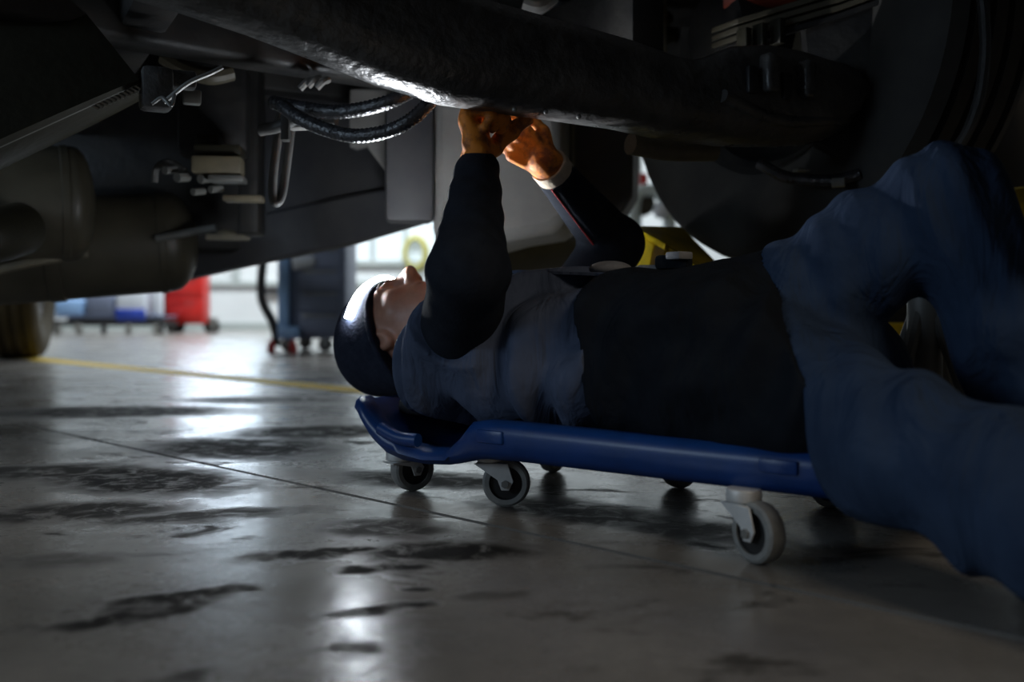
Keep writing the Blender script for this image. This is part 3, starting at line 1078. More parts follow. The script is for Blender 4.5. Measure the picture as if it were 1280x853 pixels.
f.warp(trfold)
f.cut_local(ANN, tuple(ANN - KNN), .12)
f.cut_local(ANF, tuple(ANF - KNF), .12)
f.Fv = np.maximum(f.Fv, hem_side(f, -.085))
zz = (f.lo[2] + f.h * np.arange(f.n[2]))[None, None, :]
f.Fv = np.maximum(f.Fv, 0.006 - zz).astype(np.float32)
tr = link('trousers', f.mesh('trousers', 2), person, M['trouser'])
tag(tr, 'navy blue work trousers')

# boots
for an, ft, kn in ((ANN, FTN, KNN), (ANF, FTF, KNF)):
    lo = Vector([min(an[i], ft[i]) - .12 for i in range(3)]); hi = Vector([max(an[i], ft[i]) + .12 for i in range(3)])
    lo.z = max(lo.z, 0.0)
    f = Field(lo, hi, .006)
    low = Vector((an.x, an.y, max(an.z - .045, .045)))
    f.cone(an + (kn - an).normalized() * .06, low, .050, .048, .02)
    f.cone(low, ft, .046, .044, .03)
    f.Fv = np.maximum(f.Fv, .003 - (f.lo[2] + f.h * np.arange(f.n[2]))[None, None, :]).astype(np.float32)
    link('boot', f.mesh('boot', 1), person, M['boot'])

# gloves with separate fingers, knit cuffs
for nm, caps, wr, el, cuff in (('near', HN, WRN, ELN, False), ('far', HF, WRF, ELF, True)):
    pts = np.array([tuple(p) for c in caps for p in c[:2]])
    f = Field(pts.min(0) - .04, pts.max(0) + .04, .0022)
    for (a, b, ra, rb) in caps:
        f.cone(a, b, ra * 1.28 + .0006, rb * 1.28 + .0006, .0045)
    d = (wr - el).normalized()
    f.cone(wr + d * .004, wr + d * .024, .032, .028, .010)
    f.warp(lambda P: folds(P, (.3, .5, 1), 200, .0018, 2.0, .8, 1.0))
    g = link('glove', f.mesh('glove', 1), person, M['glove'])
    tag(g, 'orange leather glove on the ' + ('hand nearer the head' if nm == 'near' else 'hand with the pale cuff'))
    if cuff:
        m = MB()
        rings = []
        x = d.cross(UP).normalized(); y = d.cross(x)
        for k in range(11):
            t = -.022 + .034 * k / 10
            rr = .0345 + .0012 * (k % 2)
            rings.append([wr + d * t + (x * math.cos(q * PI / 14) + y * math.sin(q * PI / 14)) * rr for q in range(28)])
        m.loft(rings); cf = m.build('cuff', M['cuff'], g, angle=60); tag(cf, 'pale knit cuff')

# chest straps, clip and pocket
def chest(s, v, dz=0.0):
    """point on top of the vest"""
    L = [(st[0], st[1] + .006, st[2] + .010) for st in TRUNK]
    ss = [(-.06), .03, .13, .22, .34, .46, .54, .60]
    w = np.interp(s, ss, [l[1] for l in L]); t = np.interp(s, ss, [l[2] for l in L]); zc = np.interp(s, ss, [l[0].z for l in L])
    q = min(abs(v) / w, .98)
    return c3(s, v, zc + t * (1 - q ** 2.6) ** (1 / 2.6) + dz)


m = MB()
for sg in (-1, 1):
    pass
strap_pts = [chest(s, -.07, .006) for s in (.50, .44, .38, .32, .27)]
rings = []
for i, p in enumerate(strap_pts):
    rings.append([p + Nn * a + UP * b for a, b in ((-.02, -.003), (.02, -.003), (.02, .003), (-.02, .003))])
m.loft(rings); m.build('shoulder_strap', M['vest'], person, bevel=.001)
m = MB(); m.box(chest(.245, .02, .012), (.055, .045, .016), rot=math.atan2(U.y, U.x), bevel=.005); m.build('buckle', M['strap'], person)
m = MB(); m.sphere(chest(.30, -.03, .012), .022, (1.5, 1, .55)); m.build('chest_clip', M['strap'], person)
m = MB(); m.box(chest(.205, .0, .022), (.05, .05, .022), rot=math.atan2(U.y, U.x) + .3, bevel=.006); m.build('belt_pouch', M['waist'], person)
m = MB(); m.box(chest(.185, -.02, .030), (.03, .03, .012), rot=math.atan2(U.y, U.x) - .3, bevel=.003); m.build('pouch_strap', M['strap'], person)

# ------------------------------------------------------------------ the truck overhead
truck = thing('truck', 'grimy dark truck raised overhead, underside with axle beam, tanks and hoses', 'truck', (0.3, 3.0, 0))
BD = Vector((0.878, 0.479, 0)).normalized()        # along the front axle, to the right
LD = Vector((-BD.y, BD.x, 0))                      # towards the truck's tail
B0 = Vector((-0.128, 1.59, 0))


def beam_t(px):
    k = (px - 640) / F
    return (k * B0.y - B0.x) / (BD.x - BD.y * k)


BEAM = [(-260, -110, -300), (-60, -60, -260), (130, -2, -200), (220, 24, -150), (300, 50, -112), (380, 80, -75), (460, 112, -45), (540, 136, -18), (590, 143, -2), (640, 150, 13), (700, 158, 30), (750, 165, 45),
        (800, 176, 64), (830, 180, 72), (855, 183, 66), (880, 186, 54), (920, 187, 52), (960, 187, 60), (990, 185, 70), (1012, 176, 76), (1028, 158, 84), (1038, 140, 96), (1042, 124, 108)]
rings = []
for (px, yb, yt) in BEAM:
    t = beam_t(px)
    P = B0 + BD * t
    zb = CH + (HY - yb) / F * P.y
    Pf = P - LD * .10
    zt = CH + (HY - yt) / F * Pf.y
    sec = []
    hh = zt - zb
    c1 = min(.030, hh * .3)
    for (d, z) in ((0, zb + c1), (-.008, zb + .008), (-c1, zb), (-.070, zb + .001), (-.092, zb + .010), (-.112, zb + c1 + .006), (-.116, zb + hh * .45), (-.108, zt - c1), (-.096, zt - .006), (-.075, zt), (-.03, zt), (-.004, zt - c1)):
        sec.append(Vector((P.x, P.y, 0)) + LD * d + UP * z)
    rings.append(sec)
# resample smoothly
R2 = []
for i in range(len(rings) - 1):
    for k in range(6):
        R2.append([a.lerp(b, k / 6) for a, b in zip(rings[i], rings[i + 1])])
R2.append(rings[-1])
m = MB(); m.loft(R2); m.build('axle_beam', M['oily'], truck, angle=50)
# lugs at the beam's end; black blocks stand for the shade in recesses
def on_beam(px, py, back=-.118):
    t = beam_t(px)
    P = B0 + BD * t + LD * back
    return Vector((P.x, P.y, CH + (HY - py) / F * P.y))


RB_ = math.atan2(BD.y, BD.x)
for (px, py, w, h) in ((905, 92, .030, .07), (950, 100, .028, .07)):
    m = MB(); m.box(on_beam(px, py, -.122), (w, .03, h), rot=RB_, bevel=.008, seg=3); m.build('beam_rib', M['oily'], truck)
for (px, py) in ((886, 100), (928, 108)):
    m = MB(); m.box(on_beam(px, py, -.116), (.022, .012, .05), rot=RB_, bevel=.004); m.build('recess_shade', M['black_plastic'], truck)
m = MB(); m.tube([on_beam(850, 120), on_beam(920, 150, -.108), on_beam(1000, 150, -.10)], .012, sub=6); m.build('beam_seam', M['oily'], truck)
# lower strut under the beam end
m = MB(); m.tube([on_beam(800, 180, .03), on_beam(850, 188, .03), on_beam(905, 189, .03)], .020, seg=14, sub=6); m.build('drag_link', M['brass'], truck)
# u-bolts and bolt heads along the beam
for (px, py) in ((612, 137), (628, 128), (650, 140), (668, 131), (690, 146)):
    m = MB(); m.sphere(on_beam(px, py, -.085), .004); m.build('bolt_head', M['steel'], truck)

# second cross rail behind
def rail(name, pts, hh, dd, mtl, b=.012):
    """box rail through points that mark its lower edge"""
    rings = []
    for i, p in enumerate(pts):
        q = pts[min(i + 1, len(pts) - 1)] - pts[max(i - 1, 0)]
        q.z = 0; q.normalize()
        w = Vector((-q.y, q.x, 0))
        rings.append([p + w * d + UP * z for d, z in ((0, b), (-b, 0), (-dd + b, 0), (-dd, b), (-dd, hh - b), (-dd + b, hh), (-b, hh), (0, hh - b))])
    m = MB(); m.loft(rings)
    return m.build(name, mtl, truck, angle=50)


rail('cross_rail', [at(-220, 10, 1.50), at(0, 36, 1.62), at(150, 64, 1.78), at(300, 88, 1.92), at(470, 113, 2.08), at(640, 128, 2.26)], .16, .09, M['grime'])

# pan of the cab and load floor overhead
FP = [Vector((1.55, 1.62, 0)), Vector((-0.75, .36, 0))]
FP = [FP[0], FP[1], FP[1] + LD * 5.5, FP[0] + LD * 5.5]
FP[0].z = FP[1].z = 0.98
FP[2].z = FP[3].z = 1.06
m = MB(); m.prism(FP, (0, 0, .06)); m.build('floor_pan', M['grime'], truck)
# unseen bars under the truck's nose, added to shade the far thigh
bA, bB = Vector((1.50, 1.58, 0)), Vector((-.74, .355, 0))
q0 = bA.lerp(bB, .5)
m = MB(); m.box(q0 + UP * .93, ((bA - bB).length, .06, .12), rot=RB_, bevel=.015); m.build('shade_bar', M['grime'], truck)
q0 = bA.lerp(bB, .20)
m = MB(); m.box(q0 + UP * .62, (1.02, .07, .40), rot=RB_, bevel=.02); m.build('shade_corner', M['grime'], truck)
for k in range(5):
    p0 = FP[1] + LD * (1.9 + .9 * k) + UP * (-.055); q0 = p0 + BD * 2.6
    m = MB(); m.box((p0 + q0) / 2, (2.6, .07, .11), rot=RB_, bevel=.008); m.build('floor_bearer', M['grime'], truck)
for off in (0.75, 1.65):
    p0 = FP[1] + BD * off + LD * .9 + UP * -.10; q0 = p0 + LD * 5.2
    m = MB(); m.box((p0 + q0) / 2, (.08, 5.2, .18), rot=RB_, bevel=.01); m.build('chassis_rail', M['grime'], truck)

# big dark tank at upper left with its ridged lower edge
a, b_ = at(-160, 262, 1.42), at(178, 107, 1.66)
dv = (b_ - a)
up_t = Vector((-.30, .10, .34))
rings = []
for k in range(15):
    t = k / 14
    p = a + dv * t
    s_ = 1 - .25 * t ** 4
    rings.append([p + up_t * c * s_ + Vector((-.16, .42, .05)) * e * s_ for c, e in ((0, 0), (.03, -.10), (.35, -.18), (.8, -.16), (1, 0), (1, .8), (.8, 1), (.1, .95), (-.02, .6), (-.03, .1))])
m = MB(); m.loft(rings); m.build('fuel_tank', M['dark_tank'], truck, angle=40)
for k in range(11):
    t = .80 + .018 * k
    p = a + dv * t
    m = MB(); m.cyl(p + Vector((-.02, -.02, .012)), p + Vector((.008, -.004, -.004)), .0035, seg=8); m.build('tank_rib', M['steel'], truck)
m = MB(); m.tube([a + dv * t + Vector((.0, -.012, .004)) for t in (.3, .5, .7, .85, .99)], .004, seg=8, sub=4); m.build('tank_seam', M['steel'], truck)
# bracket where the tank meets the rail, with short pipe stubs
m = MB(); m.box(at(195, 112, 1.66), (.05, .05, .07), rot=.5, bevel=.008); m.box(at(222, 100, 1.68), (.06, .03, .03), rot=.4, bevel=.006)
m.build('tank_bracket', M['oily'], truck)
m = MB(); m.tube([at(205, 128, 1.62), at(235, 104, 1.62), at(262, 92, 1.63), at(278, 84, 1.64)], .004, seg=8); m.build('brake_pipe', M['steel'], truck)
m = MB(); m.tube([at(190, 130, 1.60), at(203, 122, 1.60), at(214, 132, 1.60), at(218, 118, 1.61)], .003, seg=8); m.build('wire_clip', M['steel'], truck)
m = MB(); m.tube([at(105, 58, 1.9), at(112, 80, 1.92), at(140, 98, 1.95), at(165, 104, 2.0)], .016, seg=10); m.build('brown_pipe', M['tank'], truck)
m = MB(); m.tube([at(205, 70, 2.0), at(232, 86, 2.0), at(262, 95, 2.0), at(290, 90, 2.02)], .018, seg=10); m.build('brown_pipe', M['tank'], truck)
m = MB(); m.box(at(240, 122, 1.75), (.03, .02, .025), rot=.4, bevel=.003); m.build('small_clip', M['steel'], truck)


def tank(name, a, b, r, mtl, dome=.35):
    a, b = Vector(a), Vector(b)
    L = (b - a).length
    X = Matrix.Translation(a) @ (b - a).to_track_quat('X', 'Z').to_matrix().to_4x4()
    prof = [(-r * dome, 0.0)]
    for k in range(1, 7):
        th = PI / 2 * k / 6
        prof.append((-r * dome * math.cos(th), r * math.sin(th)))
    prof += [(.012, r * 1.0), (.014, r * 1.02), (.03, r * 1.02), (.032, r)]
    for e in (.33, .66):
        prof += [(L * e - .02, r), (L * e - .018, r * 1.03), (L * e + .018, r * 1.03), (L * e + .02, r)]
    prof += [(L - .032, r), (L - .03, r * 1.02), (L - .014, r * 1.02), (L - .012, r)]
    for k in range(7):
        th = PI / 2 * (1 - k / 6)
        prof.append((L + r * dome * math.cos(th), r * math.sin(th)))
    m = MB(); m.lathe(prof, X, 40)
    return m.build(name, mtl, truck, angle=40)


tank('air_tank', at(92, 255, 2.45), at(-330, 250, 2.15), .140, M['tank'])
tank('muffler', at(212, 303, 2.75), at(-260, 332, 2.45), .137, M['tank'], .55)
m = MB(); m.tube([at(-60, 352, 2.35), at(30, 330, 2.38), at(75, 322, 2.42), at(108, 316, 2.46)], .012, seg=8); m.build('pale_pipe', M['brass'], truck)
m = MB(); m.tube([at(195, 298, 2.6), at(240, 290, 2.6), at(270, 285, 2.6)], .010, seg=8); m.build('bracket_strip', M['steel'], truck)
m = MB(); m.box(at(285, 297, 2.55), (.11, .03, .016), rot=.3, bevel=.004); m.sphere(at(283, 294, 2.55), .02, (1.4, .8, .7)); m.build('exhaust_hanger', M['brass'], truck)
m = MB(); m.cyl(at(-30, 300, 2.1), at(30, 285, 2.25), .06, .06, seg=24, bevel=.01); m.build('filter_can', M['dark_tank'], truck)

# valve block hanging at the left
vb = MB(); vb.box(at(273, 208, 2.2), (.105, .07, .038), rot=.12, bevel=.005); vb_o = vb.build('valve_block', M['brass'], truck)
m = MB(); m.box(at(275, 190, 2.22), (.10, .08, .022), rot=.12, bevel=.004); m.box(at(262, 176, 2.24), (.05, .06, .02), rot=.12, bevel=.004); m.build('valve_cover', M['dark_tank'], vb_o)
m = MB(); m.box(at(285, 225, 2.2), (.075, .07, .014), rot=.12, bevel=.003); m.build('valve_flange', M['steel'], vb_o)
for (px, py, r) in ((228, 222, .011), (257, 224, .010), (213, 213, .009), (248, 240, .008), (270, 237, .008)):
    m = MB(); m.cyl(at(px - 7, py, 2.17), at(px + 7, py - 1, 2.20), r, seg=8); m.build('pipe_union', M['steel'], vb_o)
m = MB(); m.tube([at(193, 228, 2.2), at(196, 210, 2.2), at(212, 203, 2.21), at(232, 214, 2.2)], .008, seg=8); m.build('air_line', M['grey_hose'], vb_o)
m = MB(); m.box(at(305, 249, 2.2), (.085, .05, .014), rot=.1, bevel=.004); m.build('support_foot', M['brass'], truck)
m = MB(); m.box(at(268, 140, 2.35), (.16, .10, .22), rot=.2, bevel=.02); m.build('gearbox_cover', M['grime'], truck)
m = MB(); m.box(at(315, 190, 2.5), (.05, .12, .42), rot=.1, bevel=.01); m.build('hanger_plate', M['grime'], truck)
m = MB(); m.box(at(180, 200, 2.9), (.7, .25, .55), rot=.2, bevel=.04); m.build('gearbox', M['grime'], truck)

# grey skirt sheet behind, lit by the lamp
m = MB()
m.prism([at(225, 350, 2.95), at(300, 333, 2.86), at(430, 306, 2.68), at(556, 268, 2.52), at(556, 222, 2.50), at(430, 245, 2.66), at(310, 270, 2.84), at(225, 290, 2.93)], (.02, .05, 0))
m.build('skirt_flange', M['grey_sheet'], truck, bevel=.008)
m = MB()
m.prism([at(230, 292, 2.95), at(430, 247, 2.69), at(556, 224, 2.53), at(556, 60, 2.62), at(230, 20, 3.0)], (.02, .04, 0))
m.build('skirt_sheet', M['grey_sheet'], truck)
m = MB(); m.prism([at(436, 185, 2.48), at(455, 180, 2.47), at(500, 240, 2.44), at(540, 236, 2.42), at(540, 110, 2.44), at(436, 110, 2.52)], (.01, .05, 0)); m.build('gusset', M['pan_grey'], truck, bevel=.006)
m = MB(); m.box(at(512, 200, 2.36), (.115, .08, .30), rot=.1, bevel=.015); m.build('bracket_column', M['grey_sheet'], truck)
# light dusty sump behind the hands
pts = [at(538, 60, 2.35), at(538, 300, 2.35), at(560, 322, 2.35), at(640, 300, 2.35), at(690, 292, 2.35), at(712, 276, 2.35), at(716, 250, 2.35), at(704, 215, 2.35), at(704, 60, 2.35)]
m = MB(); m.prism(pts, (.05, .30, 0)); m.build('sump', M['pan_grey'], truck, bevel=.03)
m = MB(); m.prism([at(704, 120, 2.62), at(704, 262, 2.62), at(745, 272, 2.62), at(776, 268, 2.62), at(790, 245, 2.62), at(792, 120, 2.62)], (.03, .10, 0)); m.build('splash_guard', M['grey_sheet'], truck, bevel=.01)
m = MB(); m.box(at(710, 190, 2.5), (.018, .02, .22), bevel=.003); m.build('guard_edge', M['rubber'], truck)
m = MB(); m.box(at(695, 185, 2.58), (.03, .02, .22), bevel=.003); m.build('pale_bracket', M['pale_green'], truck)
# darker tail axle housing showing below the sump
m = MB(); m.cyl(at(600, 318, 3.6), at(735, 310, 3.9), .10, seg=28, bevel=.02); m.build('tail_axle_housing', M['tank'], truck)

# hoses
def hose(name, pts, r, mtl, parent=truck, **k):
    m = MB(); m.tube(pts, r, seg=14, **k); return m.build(name, mtl, parent, angle=80)


hose('ribbed_hose', [at(352, 132, 1.72), at(375, 148, 1.69), at(410, 163, 1.66), at(445, 170, 1.63), at(485, 164, 1.61), at(515, 149, 1.60), at(542, 122, 1.62), at(560, 90, 1.68)], .0115, M['hose'], sub=14, ridges=.09)
hose('ribbed_hose', [at(340, 128, 1.80), at(375, 135, 1.77), at(412, 140, 1.74), at(450, 137, 1.72), at(490, 126, 1.70), at(520, 110, 1.72)], .0125, M['hose'], sub=14, ridges=.08)
hose('grey_hose', [at(352, 140, 1.86), at(347, 175, 1.86), at(342, 215, 1.86), at(341, 243, 1.86), at(345, 254, 1.86), at(352, 245, 1.87), at(357, 215, 1.88), at(362, 175, 1.88), at(366, 140, 1.88)], .0085, M['grey_hose'])
hose('grey_hose', [at(325, 163, 1.80), at(350, 158, 1.79), at(372, 148, 1.78), at(392, 152, 1.77), at(420, 150, 1.76)], .011, M['grey_hose'])
m = MB(); m.box(at(357, 157, 1.77), (.014, .03, .055), rot=.1, bevel=.002); m.build('hose_strap', M['rubber'], truck)
m = MB(); m.box(at(378, 152, 1.80), (.06, .03, .03), rot=-.3, bevel=.008); m.build('hose_bracket', M['pan_grey'], truck)
for (px, py) in ((375, 105), (385, 102), (396, 104)):
    m = MB(); m.tube([at(px, py + 6, 1.9), at(px + 8, py - 2, 1.9), at(px + 14, py - 4, 1.92)], .007, seg=8); m.build('wire_end', M['pan_grey'], truck)

# upper plate with its round hole, diagonal stays
def plate_hole(pts2, hole, Y, th, name, mtl):
    bmx = bmesh.new()
    out = [bmx.verts.new(at(*p, Y)) for p in pts2]
    n = len(out)
    hx, hy, hrx, hry = hole
    inn = []
    for p in pts2:
        ang = math.atan2(p[1] - hy, p[0] - hx)
        inn.append(bmx.verts.new(at(hx + hrx * math.cos(ang), hy + hry * math.sin(ang), Y)))
    for k in range(n):
        bmx.faces.new((out[k], out[(k + 1) % n], inn[(k + 1) % n], inn[k]))
    m = MB(); m.bm.free(); m.bm = bmx
    o = m.build(name, mtl, truck)
    s_ = o.modifiers.new('solid', 'SOLIDIFY'); s_.thickness = th
    return o


outl = [(680, 12), (720, 32), (752, 46), (790, 44), (815, 30), (822, 0), (815, -40), (790, -60), (752, -64), (715, -60), (690, -40), (678, -10)]
plate_hole(outl, (752, 0, 27, 26), 2.25, .02, 'frame_plate', M['grey_sheet'])
m = MB(); m.box(at(752, -5, 2.42), (.30, .02, .30), bevel=.01); m.build('plate_backing', M['rubber'], truck)
m = MB(); m.tube([at(765, 62, 2.15), at(800, 45, 2.2), at(835, 22, 2.25)], .016, seg=12); m.build('stay_tube', M['tank'], truck)
m = MB(); m.tube([at(785, 70, 2.2), at(812, 58, 2.22), at(840, 45, 2.25)], .014, seg=12); m.build('stay_tube', M['tank'], truck)
m = MB(); m.box(at(826, 25, 2.2), (.012, .05, .20), rot=.2, bevel=.002); m.build('stay_plate', M['brass'], truck)
m = MB(); m.tube([at(655, 4, 2.1), at(672, 8, 2.1), at(690, -4, 2.12)], .018, seg=10); m.build('pipe_elbow', M['pan_grey'], truck)

# leaf spring above the beam end
LS = [at(905, 66, 2.02), at(960, 50, 2.0), at(1030, 30, 1.97), at(1110, 2, 1.92), at(1200, -35, 1.86)]
for k in range(4):
    rings = []
    n = len(LS) - (1 if k > 1 else 0)
    for i in range(n):
        p = LS[i] + UP * (.014 * k + .002 * k)
        rings.append([p + LD * d + UP * z for d, z in ((-.04, 0), (.04, 0), (.04, .012), (-.04, .012))])
    m = MB(); m.loft(rings); m.build('spring_leaf', M['tank'] if k else M['grime'], truck, bevel=.002)
for (px, py) in ((930, 52), (950, 46), (972, 40)):
    m = MB(); m.box(at(px, py, 1.955), (.016, .03, .05), rot=RB_, bevel=.003); m.build('spring_clip', M['dark_tank'], truck)
m = MB(); m.cyl(at(905, -8, 2.1), at(1010, -12, 2.05), .036, seg=24, bevel=.006); m.build('red_cylinder', M['red_paint'], truck)


def lathe_part(name, prof, Mx, mtl, parent, seg=64):
    m = MB(); m.lathe(prof, Mx, seg); return m.build(name, mtl, parent, angle=30)


def wheel(center, axis, R, w, mtl, seg=72):
    """tyre part with rim and drum below it"""
    X = Matrix.Translation(center) @ axis.to_track_quat('X', 'Z').to_matrix().to_4x4()
    h = w / 2
    prof = [(-h * .62, R * .56), (-h * .80, R * .60), (-h * .98, R * .74), (-h, R * .84), (-h * .93, R * .93), (-h * .84, R * .975)]
    for g in (-.55, -.18, .18, .55):
        prof += [(h * (g - .07), R), (h * (g - .05), R * .97), (h * (g + .05), R * .97), (h * (g + .07), R)]
    prof += [(h * .84, R * .975), (h * .93, R * .93), (h, R * .84), (h * .98, R * .74), (h * .80, R * .60), (h * .62, R * .56), (-h * .62, R * .56)]
    ty = lathe_part('tyre', prof, X, mtl, truck, seg)
    lathe_part('wheel_rim', [(-h * .7, R * .57), (-h * .62, R * .54), (-h * .2, R * .50), (h * .1, R * .42), (h * .15, R * .15), (h * .1, 0), (h * .3, 0), (h * .3, R * .15), (h * .3, R * .45), (h * .62, R * .54), (h * .7, R * .57)], X, M['grime'], ty, 48)
    lathe_part('brake_drum', [(-h * .95, 0), (-h * .95, R * .36), (-h * .90, R * .40), (-h * .80, R * .41), (h * .0, R * .43), (h * .0, 0)], X, M['dark_tank'], ty, 48)
    return ty


WC = at(1003, 56, 2.25)
m = MB(); m.box(at(1290, 90, 2.65), (.42, .06, 1.0), rot=RB_, bevel=.02); m.build('step_panel', M['grime'], truck)
wheel(WC, BD, .50, .29, M['rubber'])
# knuckle and dust shield between beam and wheel
m = MB(); m.cyl(WC - BD * .26, WC - BD * .10, .09, .13, seg=28, bevel=.015); m.build('steering_knuckle', M['grime'], truck)
m = MB(); m.tube([at(950, 205, 2.05), at(985, 222, 2.0), at(1040, 226, 1.95), at(1075, 218, 1.93)], .012, seg=10); m.build('brake_hose', M['hose'], truck)
m = MB(); m.cyl(at(1040, 229, 1.93), at(1056, 228, 1.92), .010, seg=8); m.build('hose_union', M['steel'], truck)
m = MB(); m.box(at(1002, 213, 1.95), (.03, .02, .006), rot=.3, bevel=.002); m.build('small_tab', M['steel'], truck)
# near dark arch, the rim of the splash shield
m = MB(); m.tube([at(1224, -30, 1.75), at(1230, 20, 1.75), at(1231, 70, 1.76), at(1222, 130, 1.78), at(1196, 185, 1.8), at(1150, 215, 1.83)], .010, seg=10); m.build('shield_rim', M['grime'], truck)
m = MB(); m.prism([at(1000, -40, 1.98), at(1215, -40, 1.86), at(1222, 60, 1.86), at(1208, 130, 1.87), at(1180, 180, 1.88), at(1130, 208, 1.91), at(1070, 210, 1.94), at(1020, 180, 1.97)], LD * .02); m.build('splash_shield', M['grime'], truck, bevel=.006)
m = MB(); m.box(at(1150, 400, 2.80), (.40, .02, .62), rot=RB_ - .35, bevel=.006); m.build('mud_flap', M['rubber'], truck)
# tail wheel on the floor at far left
TW = Vector((-3.06, 6.15, .52))
wheel(TW, (BD + LD * -.2).normalized(), .52, .34, M['rubber_dusty'], 64)
m = MB(); m.cyl(TW - BD * .5, TW + BD * .1, .09, seg=20); m.build('tail_axle', M['grime'], truck)

# ------------------------------------------------------------------ wheel lift and axle stand
lift = thing('wheel_lift', 'yellow wheel lift fork cradling the raised truck tyre', 'lift', (0.9, 2.5, 0))
# sloped fork plate under the tyre's left flank
f0, f1 = at(790, 284, 2.12), at(897, 334, 1.98)
m = MB()
pl = [at(790, 283, 2.16), at(852, 284, 2.42), at(898, 331, 2.20), at(876, 338, 1.98), at(832, 305, 2.06)]
m.prism([p + Vector((0, 0, -.012)) for p in pl], (0, 0, .014)); m.build('fork_plate', M['lift_yellow'], lift, bevel=.003)
m = MB(); m.prism([at(790, 284, 2.15), at(783, 331, 2.15), at(812, 334, 2.10), at(818, 306, 2.10)], (.06, .16, 0)); m.build('fork_cheek', M['lift_yellow'], lift, bevel=.003)
m = MB(); m.prism([at(832, 305, 2.05), at(878, 338, 1.97), at(898, 332, 2.18), at(896, 345, 2.18), at(876, 350, 1.97), at(830, 318, 2.05)], (0.004, .012, 0)); m.build('fork_lip', M['lift_yellow'], lift, bevel=.002)
cb = Vector((1.75, 2.95, 0))
m = MB(); m.box(cb + UP * 1.0, (.28, .34, 2.0), rot=RB_, bevel=.02); m.build('column', M['lift_yellow'], lift)
m = MB(); m.box(Vector((1.2, 2.72, .22)), (1.3, .12, .10), rot=RB_, bevel=.01); m.build('fork_arm', M['lift_yellow'], lift)
m = MB(); m.box(Vector((.98, 2.52, .14)), (.10, .95, .08), rot=RB_, bevel=.01); m.build('fork_arm', M['lift_grey'], lift)
for sg in (-1, 1):
    m = MB(); m.box(cb - BD * .35 + LD * sg * .42 + UP * .05, (1.5, .12, .10), rot=RB_, bevel=.01); m.build('base_leg', M['lift_grey'], lift)
m = MB(); m.box(at(1290, 262, 2.3), (.09, .10, .10), rot=RB_, bevel=.01); m.build('fork_tip', M['lift_yellow'], lift)

sp = Vector((at(1156, 450, 1.78).x, 1.78, 0))
stand = thing('axle_stand', 'grey steel axle stand behind the raised knee', 'stand', sp)
m = MB(); m.cyl(sp + UP * .04, sp + UP * .38, .030, seg=20, bevel=.003); m.build('outer_post', M['lift_grey'], stand)
m = MB(); m.cyl(sp + UP * .38, sp + UP * .45, .020, seg=16, bevel=.003); m.build('ratchet_post', M['steel'], stand)
m = MB(); m.box(sp + UP * .46, (.12, .06, .03), rot=RB_, bevel=.006); m.build('saddle', M['lift_grey'], stand)
for k in range(4):
    q = Vector((math.cos(k * PI / 2 + .6), math.sin(k * PI / 2 + .6), 0))
    m = MB(); m.tube([sp + q * .02 + UP * .30, sp + q * .08 + UP * .15, sp + q * .14 + UP * .012], .012, seg=8); m.build('leg', M['lift_grey'], stand)

# ------------------------------------------------------------------ background bay
def fx(px, Y):
    return (px - 640) / F * Y


def zy(py, Y):
    return CH + (HY - py) / F * Y


def rolling_wheel(x, y, r, parent, name='caster', mtl=None, th=.03):
    m = MB(); m.cyl((x, y - th / 2, r), (x, y + th / 2, r), r, seg=20, bevel=.006)
    o = m.build(name, mtl or M['rubber'], parent)
    q = MB(); q.box((x, y, r * 2 + .015), (r * 1.2, th * 1.8, .05), bevel=.004); q.box((x, y - th * .7, r * 1.4), (r * .5, .006, r * 1.3)); q.box((x, y + th * .7, r * 1.4), (r * .5, .006, r * 1.3))
    q.build('fork', M['steel'], o)
    return o


# blue and grey tool trolley, 7 m away
Y = 7.0
tx0, tx1 = fx(350, Y), fx(428, Y)
tro = thing('tool_trolley', 'slate grey tool trolley with pale blue corner post, beyond the yellow line', 'trolley', ((tx0 + tx1) / 2, Y + .25, 0))
m = MB(); m.box(((tx0 + tx1) / 2 + .02, Y + .27, (zy(424, Y) + .80) / 2), (tx1 - tx0, .5, .80 - zy(424, Y)), bevel=.015); m.build('body', M['cart_grey'], tro)
for k in range(4):
    z = .20 + .155 * k
    m = MB(); m.box(((tx0 + tx1) / 2 + .06, Y + .012, z), (tx1 - tx0 - .15, .02, .14), bevel=.006)
    dr = m.build('drawer', M['cart_grey'], tro)
    q = MB(); q.box(((tx0 + tx1) / 2 + .06, Y - .004, z + .055), (tx1 - tx0 - .2, .014, .014), bevel=.003); q.build('handle', M['steel'], dr)
m = MB(); m.box((fx(355, Y), Y - .01, (zy(424, Y) + zy(312, Y)) / 2), (.075, .06, zy(312, Y) - zy(424, Y)), bevel=.012); m.build('corner_post', M['cart_blue'], tro)
m = MB(); m.box((fx(362, Y), Y - .02, zy(416, Y)), (.15, .08, .09), bevel=.02); m.build('corner_bumper', M['cart_blue'], tro)
m = MB(); m.box(((tx0 + tx1) / 2, Y + .27, .815), (tx1 - tx0 + .06, .56, .04), bevel=.012); m.build('worktop', M['black_plastic'], tro)
for px, yy in ((358, Y + .05), (405, Y + .05), (364, Y + .48), (424, Y + .48)):
    rolling_wheel(fx(px, Y), yy, .05, tro)
for i, px in enumerate((345, 372)):
    q = MB(); q.cyl((fx(px, Y), Y - .14, .0), (fx(px, Y), Y - .14, .07), .030, .026, seg=16, bevel=.008); q.cyl((fx(px, Y), Y - .14, .07), (fx(px, Y), Y - .14, .092), .014, seg=12)
    tag(q.build('bottle', M['red_plastic']), ('small red bottle on the floor left of the trolley corner post', 'small red bottle on the floor under the trolley front')[i], 'bottle')
m = MB(); m.cyl((fx(366, Y), Y - .02, zy(329, Y)), (fx(392, Y), Y + .02, zy(326, Y)), .055, .04, seg=20, bevel=.01)
